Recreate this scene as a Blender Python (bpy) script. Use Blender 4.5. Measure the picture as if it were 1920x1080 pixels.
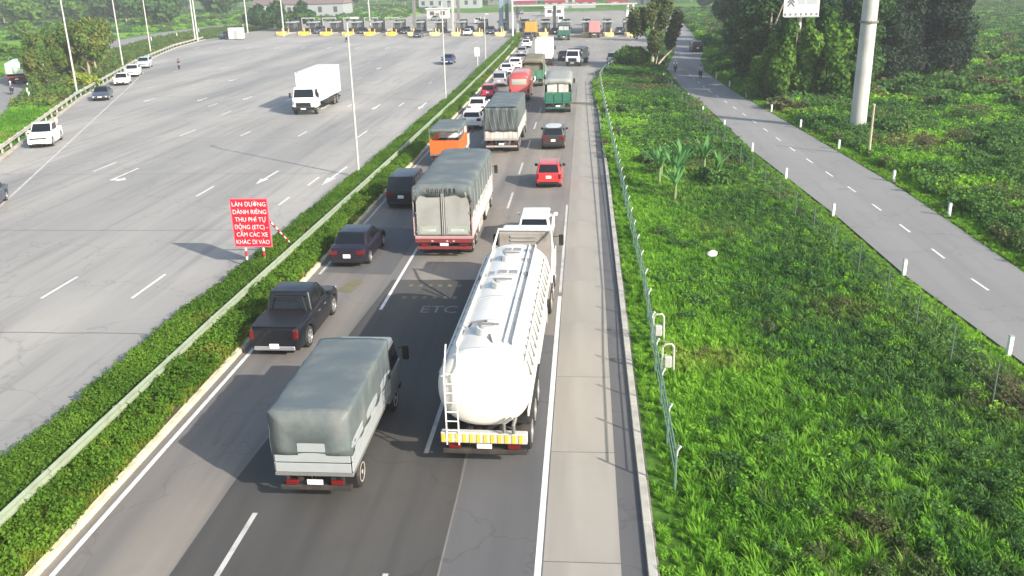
import bpy, bmesh, math, random
import numpy as np
from mathutils import Vector, Matrix

for o in list(bpy.data.objects): bpy.data.objects.remove(o)
scene = bpy.context.scene
COL = scene.collection
R = math.radians

# ------------------------------------------------------------------ camera, light, exposure
cam_d = bpy.data.cameras.new('camera'); cam = bpy.data.objects.new('camera', cam_d); COL.objects.link(cam)
cam_d.sensor_width = 36.0; cam_d.lens = 1668.65/1920*36.0; cam_d.clip_start = 0.3; cam_d.clip_end = 6000
right = Vector((0.99675451, 0.07776434, -0.02081228))
up = Vector((-0.0061505, 0.3313437, 0.94349008))
back = Vector((0.0802659, -0.94029998, 0.33074662))
m4 = Matrix.Identity(4)
for i in range(3):
    m4[i][0] = right[i]; m4[i][1] = up[i]; m4[i][2] = back[i]
m4[2][3] = 12.5
cam.matrix_world = m4
scene.camera = cam
scene.render.resolution_x = 1024; scene.render.resolution_y = 576

SUN_EL = 27.5
sx, sy = math.sin(R(128)), math.cos(R(128))        # horizontal direction towards the sun (right, slightly behind)
sun_dir = Vector((sx*math.cos(R(SUN_EL)), sy*math.cos(R(SUN_EL)), math.sin(R(SUN_EL))))
sun_d = bpy.data.lights.new('sun', 'SUN'); sun_d.energy = 4.5; sun_d.angle = R(0.6); sun_d.color = (1.0, 0.93, 0.83)
sun = bpy.data.objects.new('sun', sun_d); COL.objects.link(sun)
sun.rotation_euler = sun_dir.to_track_quat('Z', 'Y').to_euler(); sun.location = (60, -60, 80)
world = bpy.data.worlds.new('World'); scene.world = world; world.use_nodes = True
wn = world.node_tree; wn.nodes.clear()
wo = wn.nodes.new('ShaderNodeOutputWorld'); bg = wn.nodes.new('ShaderNodeBackground'); sky = wn.nodes.new('ShaderNodeTexSky')
sky.sky_type = 'NISHITA'; sky.sun_disc = False; sky.sun_elevation = R(SUN_EL); sky.sun_rotation = R(128)
sky.air_density = 1.2; sky.dust_density = 2.5; sky.ozone_density = 1.0
bg.inputs['Strength'].default_value = 0.145
wn.links.new(sky.outputs[0], bg.inputs[0]); wn.links.new(bg.outputs[0], wo.inputs[0])
scene.view_settings.view_transform = 'Standard'; scene.view_settings.look = 'None'
scene.view_settings.gamma = 1.0; scene.view_settings.use_curve_mapping = False
scene.view_settings.exposure = 0.72

# ------------------------------------------------------------------ materials
MATS = {}
def _n(nt, t, **k):
    n = nt.nodes.new(t)
    for a, b in k.items(): setattr(n, a, b)
    return n
def mat(name, col, rough=0.6, metal=0.0, coat=0.0, var=0.0, vscale=3.0, bump=0.0, bscale=20.0, dirt=None, dscale=0.6, emit=0.0, trans=0.0, spec=0.5):
    if name in MATS: return MATS[name]
    m = bpy.data.materials.new(name); m.use_nodes = True; nt = m.node_tree
    b = nt.nodes['Principled BSDF']
    b.inputs['Base Color'].default_value = (*col, 1); b.inputs['Roughness'].default_value = rough; b.inputs['Metallic'].default_value = metal
    b.inputs['Coat Weight'].default_value = coat; b.inputs['Specular IOR Level'].default_value = spec
    if coat: b.inputs['Coat Roughness'].default_value = 0.06
    if emit: b.inputs['Emission Color'].default_value = (*col, 1); b.inputs['Emission Strength'].default_value = emit
    tc = _n(nt, 'ShaderNodeTexCoord')
    last = None
    if var or dirt:
        n1 = _n(nt, 'ShaderNodeTexNoise'); n1.inputs['Scale'].default_value = vscale; n1.inputs['Detail'].default_value = 6
        nt.links.new(tc.outputs['Object'], n1.inputs['Vector'])
        mx = _n(nt, 'ShaderNodeMix', data_type='RGBA'); 
        mx.inputs[6].default_value = (*[c*(1-var) for c in col], 1); mx.inputs[7].default_value = (*[min(1, c*(1+var)) for c in col], 1)
        nt.links.new(n1.outputs['Fac'], mx.inputs[0]); last = mx.outputs[2]
        if dirt:
            n2 = _n(nt, 'ShaderNodeTexNoise'); n2.inputs['Scale'].default_value = dscale; n2.inputs['Detail'].default_value = 8
            nt.links.new(tc.outputs['Object'], n2.inputs['Vector'])
            rp = _n(nt, 'ShaderNodeMapRange'); rp.inputs[1].default_value = 0.48; rp.inputs[2].default_value = 0.72; rp.inputs[4].default_value = 0.75
            nt.links.new(n2.outputs['Fac'], rp.inputs[0])
            m2 = _n(nt, 'ShaderNodeMix', data_type='RGBA'); m2.inputs[7].default_value = (*dirt, 1)
            nt.links.new(rp.outputs[0], m2.inputs[0]); nt.links.new(last, m2.inputs[6]); last = m2.outputs[2]
        nt.links.new(last, b.inputs['Base Color'])
    if bump:
        n3 = _n(nt, 'ShaderNodeTexNoise'); n3.inputs['Scale'].default_value = bscale; n3.inputs['Detail'].default_value = 5
        nt.links.new(tc.outputs['Object'], n3.inputs['Vector'])
        bp = _n(nt, 'ShaderNodeBump'); bp.inputs['Strength'].default_value = bump; bp.inputs['Distance'].default_value = 0.03
        nt.links.new(n3.outputs['Fac'], bp.inputs['Height']); nt.links.new(bp.outputs[0], b.inputs['Normal'])
    MATS[name] = m
    return m

def leaf_mat(name, dark, light, dry=None, patch=0.12, transl=0.35, dryamt=0.62):
    m = bpy.data.materials.new(name); m.use_nodes = True; nt = m.node_tree; nt.nodes.clear()
    out = _n(nt, 'ShaderNodeOutputMaterial'); df = _n(nt, 'ShaderNodeBsdfPrincipled'); tr = _n(nt, 'ShaderNodeBsdfTranslucent'); ms = _n(nt, 'ShaderNodeMixShader')
    df.inputs['Roughness'].default_value = 0.75; df.inputs['Specular IOR Level'].default_value = 0.12
    geo = _n(nt, 'ShaderNodeNewGeometry'); oi = _n(nt, 'ShaderNodeObjectInfo')
    n1 = _n(nt, 'ShaderNodeTexNoise'); n1.inputs['Scale'].default_value = patch; n1.inputs['Detail'].default_value = 5
    nt.links.new(geo.outputs['Position'], n1.inputs['Vector'])
    # fac = noise patch + island random + instance random
    a = _n(nt, 'ShaderNodeMath', operation='MULTIPLY_ADD'); a.inputs[1].default_value = 0.22; nt.links.new(geo.outputs['Random Per Island'], a.inputs[0])
    mr = _n(nt, 'ShaderNodeMapRange'); mr.inputs[1].default_value = 0.36; mr.inputs[2].default_value = 0.64; mr.inputs[3].default_value = -0.15; mr.inputs[4].default_value = 0.55
    nt.links.new(n1.outputs['Fac'], mr.inputs[0]); nt.links.new(mr.outputs[0], a.inputs[2])
    b = _n(nt, 'ShaderNodeMath', operation='MULTIPLY_ADD', use_clamp=True); b.inputs[1].default_value = 0.3; nt.links.new(oi.outputs['Random'], b.inputs[0]); nt.links.new(a.outputs[0], b.inputs[2])
    mx = _n(nt, 'ShaderNodeMix', data_type='RGBA'); mx.inputs[6].default_value = (*dark, 1); mx.inputs[7].default_value = (*light, 1)
    nt.links.new(b.outputs[0], mx.inputs[0]); c = mx.outputs[2]
    if dry:
        n2 = _n(nt, 'ShaderNodeTexNoise'); n2.inputs['Scale'].default_value = patch*1.7; n2.inputs['Detail'].default_value = 3
        va = _n(nt, 'ShaderNodeVectorMath', operation='ADD'); va.inputs[1].default_value = (37, 11, 5)
        nt.links.new(geo.outputs['Position'], va.inputs[0]); nt.links.new(va.outputs[0], n2.inputs['Vector'])
        r2 = _n(nt, 'ShaderNodeMapRange'); r2.inputs[1].default_value = dryamt; r2.inputs[2].default_value = dryamt+0.12; r2.inputs[4].default_value = 0.85
        nt.links.new(n2.outputs['Fac'], r2.inputs[0])
        m2 = _n(nt, 'ShaderNodeMix', data_type='RGBA'); m2.inputs[7].default_value = (*dry, 1)
        nt.links.new(r2.outputs[0], m2.inputs[0]); nt.links.new(c, m2.inputs[6]); c = m2.outputs[2]
    nt.links.new(c, df.inputs['Base Color']); nt.links.new(c, tr.inputs['Color'])
    ms.inputs[0].default_value = transl
    nt.links.new(df.outputs[0], ms.inputs[1]); nt.links.new(tr.outputs[0], ms.inputs[2]); nt.links.new(ms.outputs[0], out.inputs[0])
    MATS[name] = m
    return m

def road_mat(name, base, alt, stain, streak=0.5, streak_scale=(0.55, 0.012), rough=0.8, cracks=True):
    """asphalt: grain, large patches, streaks worn by wheels along the road (Y), thin cracks"""
    m = bpy.data.materials.new(name); m.use_nodes = True; nt = m.node_tree
    b = nt.nodes['Principled BSDF']; b.inputs['Roughness'].default_value = rough
    tc = _n(nt, 'ShaderNodeTexCoord'); O = tc.outputs['Object']
    def noise(scale, det=6, vec=O, dist=0):
        n = _n(nt, 'ShaderNodeTexNoise'); n.inputs['Scale'].default_value = scale; n.inputs['Detail'].default_value = det; n.inputs['Distortion'].default_value = dist
        nt.links.new(vec, n.inputs['Vector']); return n.outputs['Fac']
    def rng(s, a, c, lo=0., hi=1.):
        r = _n(nt, 'ShaderNodeMapRange'); r.inputs[1].default_value = a; r.inputs[2].default_value = c; r.inputs[3].default_value = lo; r.inputs[4].default_value = hi
        nt.links.new(s, r.inputs[0]); return r.outputs[0]
    def mix(f, c1, c2):
        x = _n(nt, 'ShaderNodeMix', data_type='RGBA')
        for inp, v in ((x.inputs[6], c1), (x.inputs[7], c2)):
            if isinstance(v, tuple): inp.default_value = (*v, 1)
            else: nt.links.new(v, inp)
        nt.links.new(f, x.inputs[0]); return x.outputs[2]
    c = mix(rng(noise(0.09, 5), 0.35, 0.65), base, alt)
    mp = _n(nt, 'ShaderNodeMapping'); mp.inputs['Scale'].default_value = (streak_scale[0], streak_scale[1], 1); nt.links.new(O, mp.inputs[0])
    c = mix(rng(noise(1.0, 4, mp.outputs[0]), 0.42, 0.68, 0, streak), c, stain)
    mp2 = _n(nt, 'ShaderNodeMapping'); mp2.inputs['Scale'].default_value = (1.6, 0.08, 1); nt.links.new(O, mp2.inputs[0])
    c = mix(rng(noise(1.0, 6, mp2.outputs[0]), 0.5, 0.75, 0, streak*0.6), c, tuple(x*0.72 for x in stain))
    c = mix(rng(noise(0.9, 8), 0.55, 0.75, 0, 0.35), c, tuple(x*0.7 for x in base))
    c = mix(rng(noise(45, 2), 0.3, 0.7, 0, 0.16), c, tuple(x*0.5 for x in base))
    if cracks:
        v = _n(nt, 'ShaderNodeTexVoronoi', feature='DISTANCE_TO_EDGE'); v.inputs['Scale'].default_value = 0.16
        wv = _n(nt, 'ShaderNodeTexNoise'); wv.inputs['Scale'].default_value = 0.8; wv.inputs['Detail'].default_value = 4; nt.links.new(O, wv.inputs['Vector'])
        av = _n(nt, 'ShaderNodeVectorMath', operation='MULTIPLY_ADD'); av.inputs[1].default_value = (3, 3, 3); nt.links.new(wv.outputs['Color'], av.inputs[0]); nt.links.new(O, av.inputs[2])
        nt.links.new(av.outputs[0], v.inputs['Vector'])
        c = mix(rng(v.outputs['Distance'], 0.0, 0.012, 0.35, 0), c, tuple(x*0.35 for x in base))
    nt.links.new(c, b.inputs['Base Color'])
    bp = _n(nt, 'ShaderNodeBump'); bp.inputs['Strength'].default_value = 0.25; bp.inputs['Distance'].default_value = 0.01
    nt.links.new(noise(60, 3), bp.inputs['Height']); nt.links.new(bp.outputs[0], b.inputs['Normal'])
    MATS[name] = m
    return m

def ground_mat(name, cols, patch=0.03):
    m = bpy.data.materials.new(name); m.use_nodes = True; nt = m.node_tree
    b = nt.nodes['Principled BSDF']; b.inputs['Roughness'].default_value = 0.95; b.inputs['Specular IOR Level'].default_value = 0.1
    tc = _n(nt, 'ShaderNodeTexCoord')
    n1 = _n(nt, 'ShaderNodeTexNoise'); n1.inputs['Scale'].default_value = patch; n1.inputs['Detail'].default_value = 8; n1.inputs['Roughness'].default_value = 0.6
    nt.links.new(tc.outputs['Object'], n1.inputs['Vector'])
    cr = _n(nt, 'ShaderNodeValToRGB'); e = cr.color_ramp.elements
    e[0].position = 0.3; e[0].color = (*cols[0], 1); e[1].position = 0.7; e[1].color = (*cols[-1], 1)
    for i, c in enumerate(cols[1:-1]):
        x = e.new(0.3+0.4*(i+1)/(len(cols)-1)); x.color = (*c, 1)
    nt.links.new(n1.outputs['Fac'], cr.inputs[0])
    n2 = _n(nt, 'ShaderNodeTexNoise'); n2.inputs['Scale'].default_value = 1.5; n2.inputs['Detail'].default_value = 8
    nt.links.new(tc.outputs['Object'], n2.inputs['Vector'])
    r = _n(nt, 'ShaderNodeMapRange'); r.inputs[1].default_value = 0.35; r.inputs[2].default_value = 0.7; r.inputs[3].default_value = 0.6; r.inputs[4].default_value = 1.3
    nt.links.new(n2.outputs['Fac'], r.inputs[0])
    mm = _n(nt, 'ShaderNodeVectorMath', operation='SCALE'); nt.links.new(cr.outputs[0], mm.inputs[0]); nt.links.new(r.outputs[0], mm.inputs['Scale'])
    nt.links.new(mm.outputs[0], b.inputs['Base Color'])
    bp = _n(nt, 'ShaderNodeBump'); bp.inputs['Strength'].default_value = 0.8; bp.inputs['Distance'].default_value = 0.2
    nt.links.new(n2.outputs['Fac'], bp.inputs['Height']); nt.links.new(bp.outputs[0], b.inputs['Normal'])
    MATS[name] = m
    return m

M_left = road_mat('asphalt_pale', (0.40, 0.38, 0.345), (0.33, 0.32, 0.30), (0.19, 0.193, 0.192), 0.8, (0.16, 0.012))
M_right = road_mat('asphalt_worn', (0.275, 0.248, 0.212), (0.215, 0.196, 0.172), (0.10, 0.101, 0.106), 0.75, (0.42, 0.02))
M_shade = road_mat('asphalt_shaded', (0.088, 0.083, 0.076), (0.072, 0.069, 0.066), (0.035, 0.035, 0.036), 0.6, (0.5, 0.05))  # asphalt with the lorries' shade mixed into its colour
M_conc = road_mat('concrete_slab', (0.36, 0.335, 0.29), (0.30, 0.285, 0.25), (0.22, 0.205, 0.185), 0.5, (0.9, 0.1), cracks=False)
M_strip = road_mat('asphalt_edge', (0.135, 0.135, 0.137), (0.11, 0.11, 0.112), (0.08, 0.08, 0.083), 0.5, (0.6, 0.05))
M_side = road_mat('asphalt_side', (0.265, 0.26, 0.25), (0.235, 0.232, 0.225), (0.18, 0.18, 0.178), 0.5, (0.5, 0.02))
M_ground = ground_mat('grassland', [(0.045, 0.11, 0.02), (0.07, 0.16, 0.022), (0.10, 0.22, 0.028), (0.15, 0.25, 0.04)])
M_soil = mat('soil', (0.12, 0.085, 0.05), 0.95, var=0.3, bump=0.5)
M_paint = mat('road_paint', (0.72, 0.72, 0.70), 0.7, var=0.12, vscale=4, dirt=(0.42, 0.41, 0.39), dscale=2.2)
M_paintold = mat('road_paint_faded', (0.50, 0.49, 0.47), 0.8, var=0.15, vscale=5, dirt=(0.3, 0.29, 0.28), dscale=1.6)
M_kerb = mat('kerb_concrete', (0.55, 0.52, 0.42), 0.85, var=0.2, vscale=2, dirt=(0.25, 0.22, 0.15), dscale=1.3, bump=0.3)
M_kerbw = mat('kerb_pale_paint', (0.66, 0.63, 0.45), 0.8, var=0.15, vscale=2, dirt=(0.32, 0.28, 0.18), dscale=1.1, bump=0.3)
M_rail = mat('rail_galvanised', (0.33, 0.39, 0.28), 0.5, 0.25, var=0.12, vscale=3, dirt=(0.27, 0.29, 0.2), dscale=1.5)
M_conc2 = mat('concrete_grey', (0.42, 0.41, 0.36), 0.9, var=0.2, vscale=3, dirt=(0.2, 0.19, 0.15), dscale=1.0, bump=0.4)
M_steel = mat('pole_steel', (0.52, 0.52, 0.50), 0.45, 0.3, var=0.06)
M_fence = mat('fence_green_steel', (0.14, 0.24, 0.19), 0.5, 0.2, var=0.1)
M_mono = mat('monopole_paint', (0.50, 0.50, 0.48), 0.5, 0.1, var=0.08, vscale=0.8, dirt=(0.33, 0.33, 0.31), dscale=0.5)
M_white = mat('white_metal', (0.72, 0.73, 0.72), 0.5, var=0.05)
M_black = mat('black_plastic', (0.012, 0.012, 0.013), 0.5)
M_rubber = mat('rubber', (0.018, 0.018, 0.018), 0.85, var=0.3, dirt=(0.07, 0.06, 0.05), dscale=3)
M_rim = mat('rim_alloy', (0.55, 0.55, 0.55), 0.35, 0.7)
M_rimsteel = mat('rim_steel', (0.40, 0.38, 0.36), 0.6, 0.2, var=0.2)
M_glass = mat('dark_glass', (0.008, 0.010, 0.013), 0.08, 0, spec=0.5)
M_glass2 = mat('grey_glass', (0.06, 0.07, 0.08), 0.08, 0, spec=0.9)
M_tail = mat('tail_lens', (0.13, 0.008, 0.008), 0.2)
M_tailw = mat('tail_lens_pale', (0.5, 0.35, 0.33), 0.25)
M_head = mat('head_lens', (0.7, 0.72, 0.75), 0.15, 0.2)
M_plate = mat('plate_white', (0.72, 0.72, 0.72), 0.5, var=0.05)
M_chas = mat('chassis_dark', (0.025, 0.023, 0.022), 0.8, var=0.3, dirt=(0.09, 0.07, 0.05), dscale=2)
M_redsign = mat('sign_red', (0.50, 0.012, 0.035), 0.45, var=0.06)
M_pinkedge = mat('sign_edge', (0.62, 0.14, 0.18), 0.5)
M_redband = mat('band_red', (0.45, 0.03, 0.03), 0.5)
M_txt = mat('lettering_white', (0.80, 0.72, 0.73), 0.5)
M_tarp = mat('tarp_grey', (0.10, 0.125, 0.132), 0.6, var=0.15, vscale=1.2, dirt=(0.19, 0.195, 0.18), dscale=0.9, bump=0.5, bscale=5)
M_tarpd = mat('tarp_dark', (0.055, 0.075, 0.08), 0.55, var=0.2, vscale=1.5, dirt=(0.1, 0.115, 0.11), dscale=1.2, bump=0.5, bscale=5)
M_tarpl = mat('tarp_pale', (0.26, 0.28, 0.26), 0.6, var=0.15, vscale=1.2, dirt=(0.33, 0.34, 0.31), dscale=0.9, bump=0.4, bscale=5)
M_tarpo = mat('tarp_olive', (0.15, 0.14, 0.10), 0.7, var=0.2, vscale=1.2, dirt=(0.22, 0.21, 0.16), dscale=0.9, bump=0.5, bscale=5)
M_alu = mat('aluminium_grey', (0.38, 0.385, 0.37), 0.45, 0.25, var=0.1, vscale=1.3, dirt=(0.27, 0.26, 0.23), dscale=0.9)
M_alu2 = mat('aluminium_pale', (0.56, 0.565, 0.55), 0.45, 0.2, var=0.08, vscale=1.3, dirt=(0.36, 0.33, 0.28), dscale=1.0)
M_dkgrey = mat('grey_frame', (0.16, 0.16, 0.155), 0.6, var=0.1)
M_truckred = mat('truck_red', (0.20, 0.03, 0.035), 0.5, var=0.1, dirt=(0.16, 0.05, 0.04), dscale=1.5)
M_green = mat('truck_green', (0.02, 0.13, 0.09), 0.45, var=0.12, dirt=(0.05, 0.12, 0.09), dscale=1.5)
M_green2 = mat('truck_green_pale', (0.06, 0.20, 0.12), 0.5, var=0.12, dirt=(0.1, 0.15, 0.1), dscale=1.5)
M_orange = mat('truck_orange', (0.78, 0.12, 0.02), 0.5, var=0.08)
M_tank = mat('tank_white', (0.68, 0.67, 0.63), 0.4, 0, 0.15, var=0.05, vscale=0.8, dirt=(0.58, 0.54, 0.47), dscale=1.1)
M_tankgrey = mat('tank_marking_grey', (0.22, 0.23, 0.24), 0.6, var=0.2)
M_deck = mat('deck_grey', (0.26, 0.24, 0.22), 0.7, var=0.2, dirt=(0.15, 0.13, 0.11), dscale=2)
M_yellow = mat('barrier_yellow', (0.75, 0.45, 0.04), 0.55, var=0.12)
M_yellow2 = mat('barrier_pale_yellow', (0.70, 0.55, 0.22), 0.55, var=0.1)
M_booth = mat('booth_grey', (0.30, 0.33, 0.34), 0.6, var=0.1)
M_bluepole = mat('blue_steel', (0.20, 0.30, 0.36), 0.5, 0.1, var=0.08)
M_canopy = mat('canopy_blue', (0.42, 0.56, 0.68), 0.5, var=0.06)
M_wall = mat('wall_pale', (0.50, 0.49, 0.45), 0.85, var=0.1)
M_roofr = mat('roof_red', (0.33, 0.11, 0.08), 0.8, var=0.15)
M_roofw = mat('roof_pale', (0.55, 0.58, 0.60), 0.6, var=0.08)
M_wood = mat('bark', (0.30, 0.25, 0.19), 0.95, var=0.3, bump=0.6)
M_wood2 = mat('bark_pale', (0.42, 0.37, 0.28), 0.9, var=0.25, bump=0.5)
M_skin = mat('skin', (0.45, 0.28, 0.19), 0.6)
M_shirt = mat('shirt_pale', (0.66, 0.60, 0.50), 0.9)
M_shirtb = mat('shirt_blue', (0.03, 0.05, 0.12), 0.9)
M_shirtw = mat('shirt_white', (0.75, 0.75, 0.76), 0.9)
M_hair = mat('hair', (0.02, 0.016, 0.013), 0.8)
M_trouser = mat('trousers', (0.03, 0.035, 0.05), 0.9)
M_trash = mat('white_sack', (0.75, 0.75, 0.72), 0.6, var=0.05)

def paint(name, col, metal=0.0, coat=0.6, rough=0.35):
    return mat('paint_'+name, col, rough, metal, coat, var=0.03)
P_black = paint('black', (0.005, 0.006, 0.010), 0, 0.3, 0.45); P_blackblue = paint('black_blue', (0.006, 0.011, 0.026), 0, 0.3, 0.45); P_purple = paint('dark_aubergine', (0.012, 0.008, 0.018), 0, 0.3, 0.45)
P_white = paint('white', (0.80, 0.80, 0.80), 0, 0.7); P_silver = paint('silver', (0.48, 0.47, 0.50), 0.5); P_red = paint('red', (0.50, 0.03, 0.03))
P_wine = paint('crimson', (0.42, 0.02, 0.05)); P_blue = paint('navy', (0.03, 0.04, 0.13)); P_slate = paint('slate', (0.07, 0.085, 0.12), 0.3)
P_brown = paint('dark_brown', (0.035, 0.026, 0.026)); P_pink = paint('salmon', (0.42, 0.065, 0.06)); P_grey = paint('grey', (0.25, 0.27, 0.27), 0.3); P_yel = paint('yellow', (0.60, 0.33, 0.04))

L_verge = leaf_mat('leaf_verge', (0.095, 0.265, 0.025), (0.31, 0.58, 0.055), (0.30, 0.30, 0.09), 0.10, 0.42, 0.62)
L_vergeD = leaf_mat('leaf_verge_dark', (0.048, 0.13, 0.036), (0.115, 0.235, 0.055), (0.16, 0.135, 0.07), 0.10, 0.38, 0.53)
L_hedge = leaf_mat('leaf_hedge', (0.06, 0.145, 0.015), (0.16, 0.30, 0.03), (0.22, 0.24, 0.04), 0.3, 0.35, 0.62)
L_hedgey = leaf_mat('leaf_hedge_yellow', (0.12, 0.19, 0.02), (0.36, 0.42, 0.06), (0.16, 0.13, 0.05), 0.25, 0.35, 0.64)
L_treeD = leaf_mat('leaf_tree_dark', (0.020, 0.058, 0.022), (0.075, 0.16, 0.045), None, 0.15, 0.25)
L_treeE = leaf_mat('leaf_pine', (0.012, 0.026, 0.020), (0.036, 0.065, 0.04), None, 0.2, 0.2)
L_treeG = leaf_mat('leaf_tree_green', (0.04, 0.11, 0.02), (0.17, 0.32, 0.04), None, 0.25, 0.35)
L_treeO = leaf_mat('leaf_tree_olive', (0.045, 0.072, 0.024), (0.15, 0.19, 0.055), None, 0.25, 0.3)
L_dry = leaf_mat('leaf_dry', (0.075, 0.11, 0.025), (0.22, 0.26, 0.07), (0.09, 0.19, 0.035), 0.3, 0.3, 0.46)
L_banana = leaf_mat('leaf_banana', (0.06, 0.19, 0.05), (0.18, 0.40, 0.13), None, 0.8, 0.35)

# ------------------------------------------------------------------ mesh helpers
class MB:
    def __init__(s): s.bm = bmesh.new()
    def box(s, x0, x1, y0, y1, z0, z1, bev=0.0, seg=1):
        r = bmesh.ops.create_cube(s.bm, size=1.0)['verts']
        for v in r:
            v.co = Vector(((x0+x1)/2+v.co.x*(x1-x0), (y0+y1)/2+v.co.y*(y1-y0), (z0+z1)/2+v.co.z*(z1-z0)))
        if bev > 0:
            es = {e for v in r for e in v.link_edges}
            bmesh.ops.bevel(s.bm, geom=list(es), offset=bev, segments=seg, affect='EDGES', profile=0.5)
        return s
    def hexa(s, b, t, bev=0.0, seg=2):
        """b, t: four bottom and four top corners (counter-clockwise)"""
        vb = [s.bm.verts.new(p) for p in b]; vt = [s.bm.verts.new(p) for p in t]
        fs = [s.bm.faces.new(vb[::-1]), s.bm.faces.new(vt)]
        for i in range(4):
            j = (i+1) % 4; fs.append(s.bm.faces.new([vb[i], vb[j], vt[j], vt[i]]))
        if bev > 0:
            es = {e for f in fs for e in f.edges}
            bmesh.ops.bevel(s.bm, geom=list(es), offset=bev, segments=seg, affect='EDGES', profile=0.6)
        return s
    def slab(s, pts, th):
        """a flat polygon given thickness th behind it"""
        p = [Vector(q) for q in pts]; n = (p[1]-p[0]).cross(p[2]-p[0]).normalized()
        a = [s.bm.verts.new(q) for q in p]; b = [s.bm.verts.new(q-n*th) for q in p]
        s.bm.faces.new(a); s.bm.faces.new(b[::-1]); k = len(a)
        for i in range(k):
            j = (i+1) % k; s.bm.faces.new([a[j], a[i], b[i], b[j]])
        return s
    def face(s, pts):
        s.bm.faces.new([s.bm.verts.new(q) for q in pts]); return s
    def loft(s, rings, closed=True, caps=True):
        vs = [[s.bm.verts.new(p) for p in r] for r in rings]; k = len(rings[0])
        for a, b in zip(vs, vs[1:]):
            for i in range(k if closed else k-1):
                j = (i+1) % k
                s.bm.faces.new([a[i], a[j], b[j], b[i]])
        if caps and closed:
            s.bm.faces.new(vs[0][::-1]); s.bm.faces.new(vs[-1])
        return s
    def tube(s, pts, rad, n=8, caps=True):
        pts = [Vector(p) for p in pts]
        if not isinstance(rad, (list, tuple)): rad = [rad]*len(pts)
        rings = []
        for i, p in enumerate(pts):
            d = (pts[min(i+1, len(pts)-1)]-pts[max(i-1, 0)]).normalized()
            u = d.orthogonal().normalized() if i == 0 else (u-d*u.dot(d)).normalized()
            w = d.cross(u)
            rings.append([p+(u*math.cos(2*math.pi*k/n)+w*math.sin(2*math.pi*k/n))*rad[i] for k in range(n)])
        return s.loft(rings, True, caps)
    def disc(s, x0, x1, y, z, r, n=24, r2=None):
        """cylinder along x"""
        r2 = r if r2 is None else r2
        ra = [Vector((x0, y+r*math.cos(2*math.pi*k/n), z+r*math.sin(2*math.pi*k/n))) for k in range(n)]
        rb = [Vector((x1, y+r2*math.cos(2*math.pi*k/n), z+r2*math.sin(2*math.pi*k/n))) for k in range(n)]
        return s.loft([ra, rb])
    def mesh(s, name, material, smooth=35):
        bmesh.ops.recalc_face_normals(s.bm, faces=s.bm.faces)
        me = bpy.data.meshes.new(name); s.bm.to_mesh(me); s.bm.free()
        if smooth:
            me.polygons.foreach_set('use_smooth', [True]*len(me.polygons))
            me.set_sharp_from_angle(angle=R(smooth))
        me.materials.append(material)
        return me
    def obj(s, name, material, parent=None, smooth=35, label=None):
        return link(name, s.mesh(name, material, smooth), parent, label)

def link(name, me, parent=None, label=None):
    o = bpy.data.objects.new(name, me); COL.objects.link(o)
    if parent is not None: o.parent = parent
    if label: o['label'] = label
    return o
def thing(name, label, cat, loc=(0, 0, 0), rz=0.0, group=None):
    o = bpy.data.objects.new(name, None); COL.objects.link(o); o.empty_display_size = 0.3
    o.location = loc; o.rotation_euler = (0, 0, rz); o['label'] = label; o['category'] = cat
    if group: o['group'] = group
    return o
def tag(o, label, cat, group=None):
    o['label'] = label; o['category'] = cat
    if group: o['group'] = group
    return o
def copy_thing(root, label=None, loc=None, rz=None, group=None):
    r = root.copy(); COL.objects.link(r)
    if loc is not None: r.location = loc
    if rz is not None: r.rotation_euler = (0, 0, rz)
    if label: r['label'] = label
    if group: r['group'] = group
    for ch in list(root.children):
        c = ch.copy(); COL.objects.link(c); c.parent = r
        for g in list(ch.children):
            d = g.copy(); COL.objects.link(d); d.parent = c
    return r
def struct(o): o['kind'] = 'structure'; return o
def stuff(o, label=None, cat=None):
    o['kind'] = 'stuff'
    if label: o['label'] = label
    if cat: o['category'] = cat
    return o
def np_mesh(name, verts, faces, material, smooth=False):
    """verts (n,3), faces (m,4) or (m,3) arrays"""
    me = bpy.data.meshes.new(name); verts = np.asarray(verts, dtype=np.float32); faces = np.asarray(faces, dtype=np.int32)
    k = faces.shape[1]
    me.vertices.add(len(verts)); me.vertices.foreach_set('co', verts.ravel())
    me.loops.add(faces.size); me.loops.foreach_set('vertex_index', faces.ravel())
    me.polygons.add(len(faces)); me.polygons.foreach_set('loop_start', np.arange(0, faces.size, k, dtype=np.int32))
    me.polygons.foreach_set('loop_total', np.full(len(faces), k, dtype=np.int32))
    if smooth: me.polygons.foreach_set('use_smooth', [True]*len(faces))
    me.update(calc_edges=True); me.materials.append(material)
    return me
def sheet(name, poly, z, material, parent=None):
    """flat polygon sheet (list of x,y)"""
    b = MB(); b.face([(x, y, z) for x, y in poly]); 
    o = b.obj(name, material, parent, smooth=0)
    if o.data.polygons[0].normal.z < 0: o.data.flip_normals()
    return o
def ribbon(name, cl, z, material, parent=None):
    """strip between two polylines cl = [(xl,yl,xr,yr)...]"""
    b = MB(); a = [b.bm.verts.new((p[0], p[1], z)) for p in cl]; c = [b.bm.verts.new((p[2], p[3], z)) for p in cl]
    for i in range(len(cl)-1): b.bm.faces.new([a[i], c[i], c[i+1], a[i+1]])
    return b.obj(name, material, parent, smooth=0)
def inpoly(x, y, poly):
    x = np.asarray(x); y = np.asarray(y); c = np.zeros(x.shape, bool); n = len(poly)
    for i in range(n):
        x1, y1 = poly[i]; x2, y2 = poly[(i+1) % n]
        k = ((y1 > y) != (y2 > y)) & (x < (x2-x1)*(y-y1)/((y2-y1) if y2 != y1 else 1e-9)+x1)
        c ^= k
    return c

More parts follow.
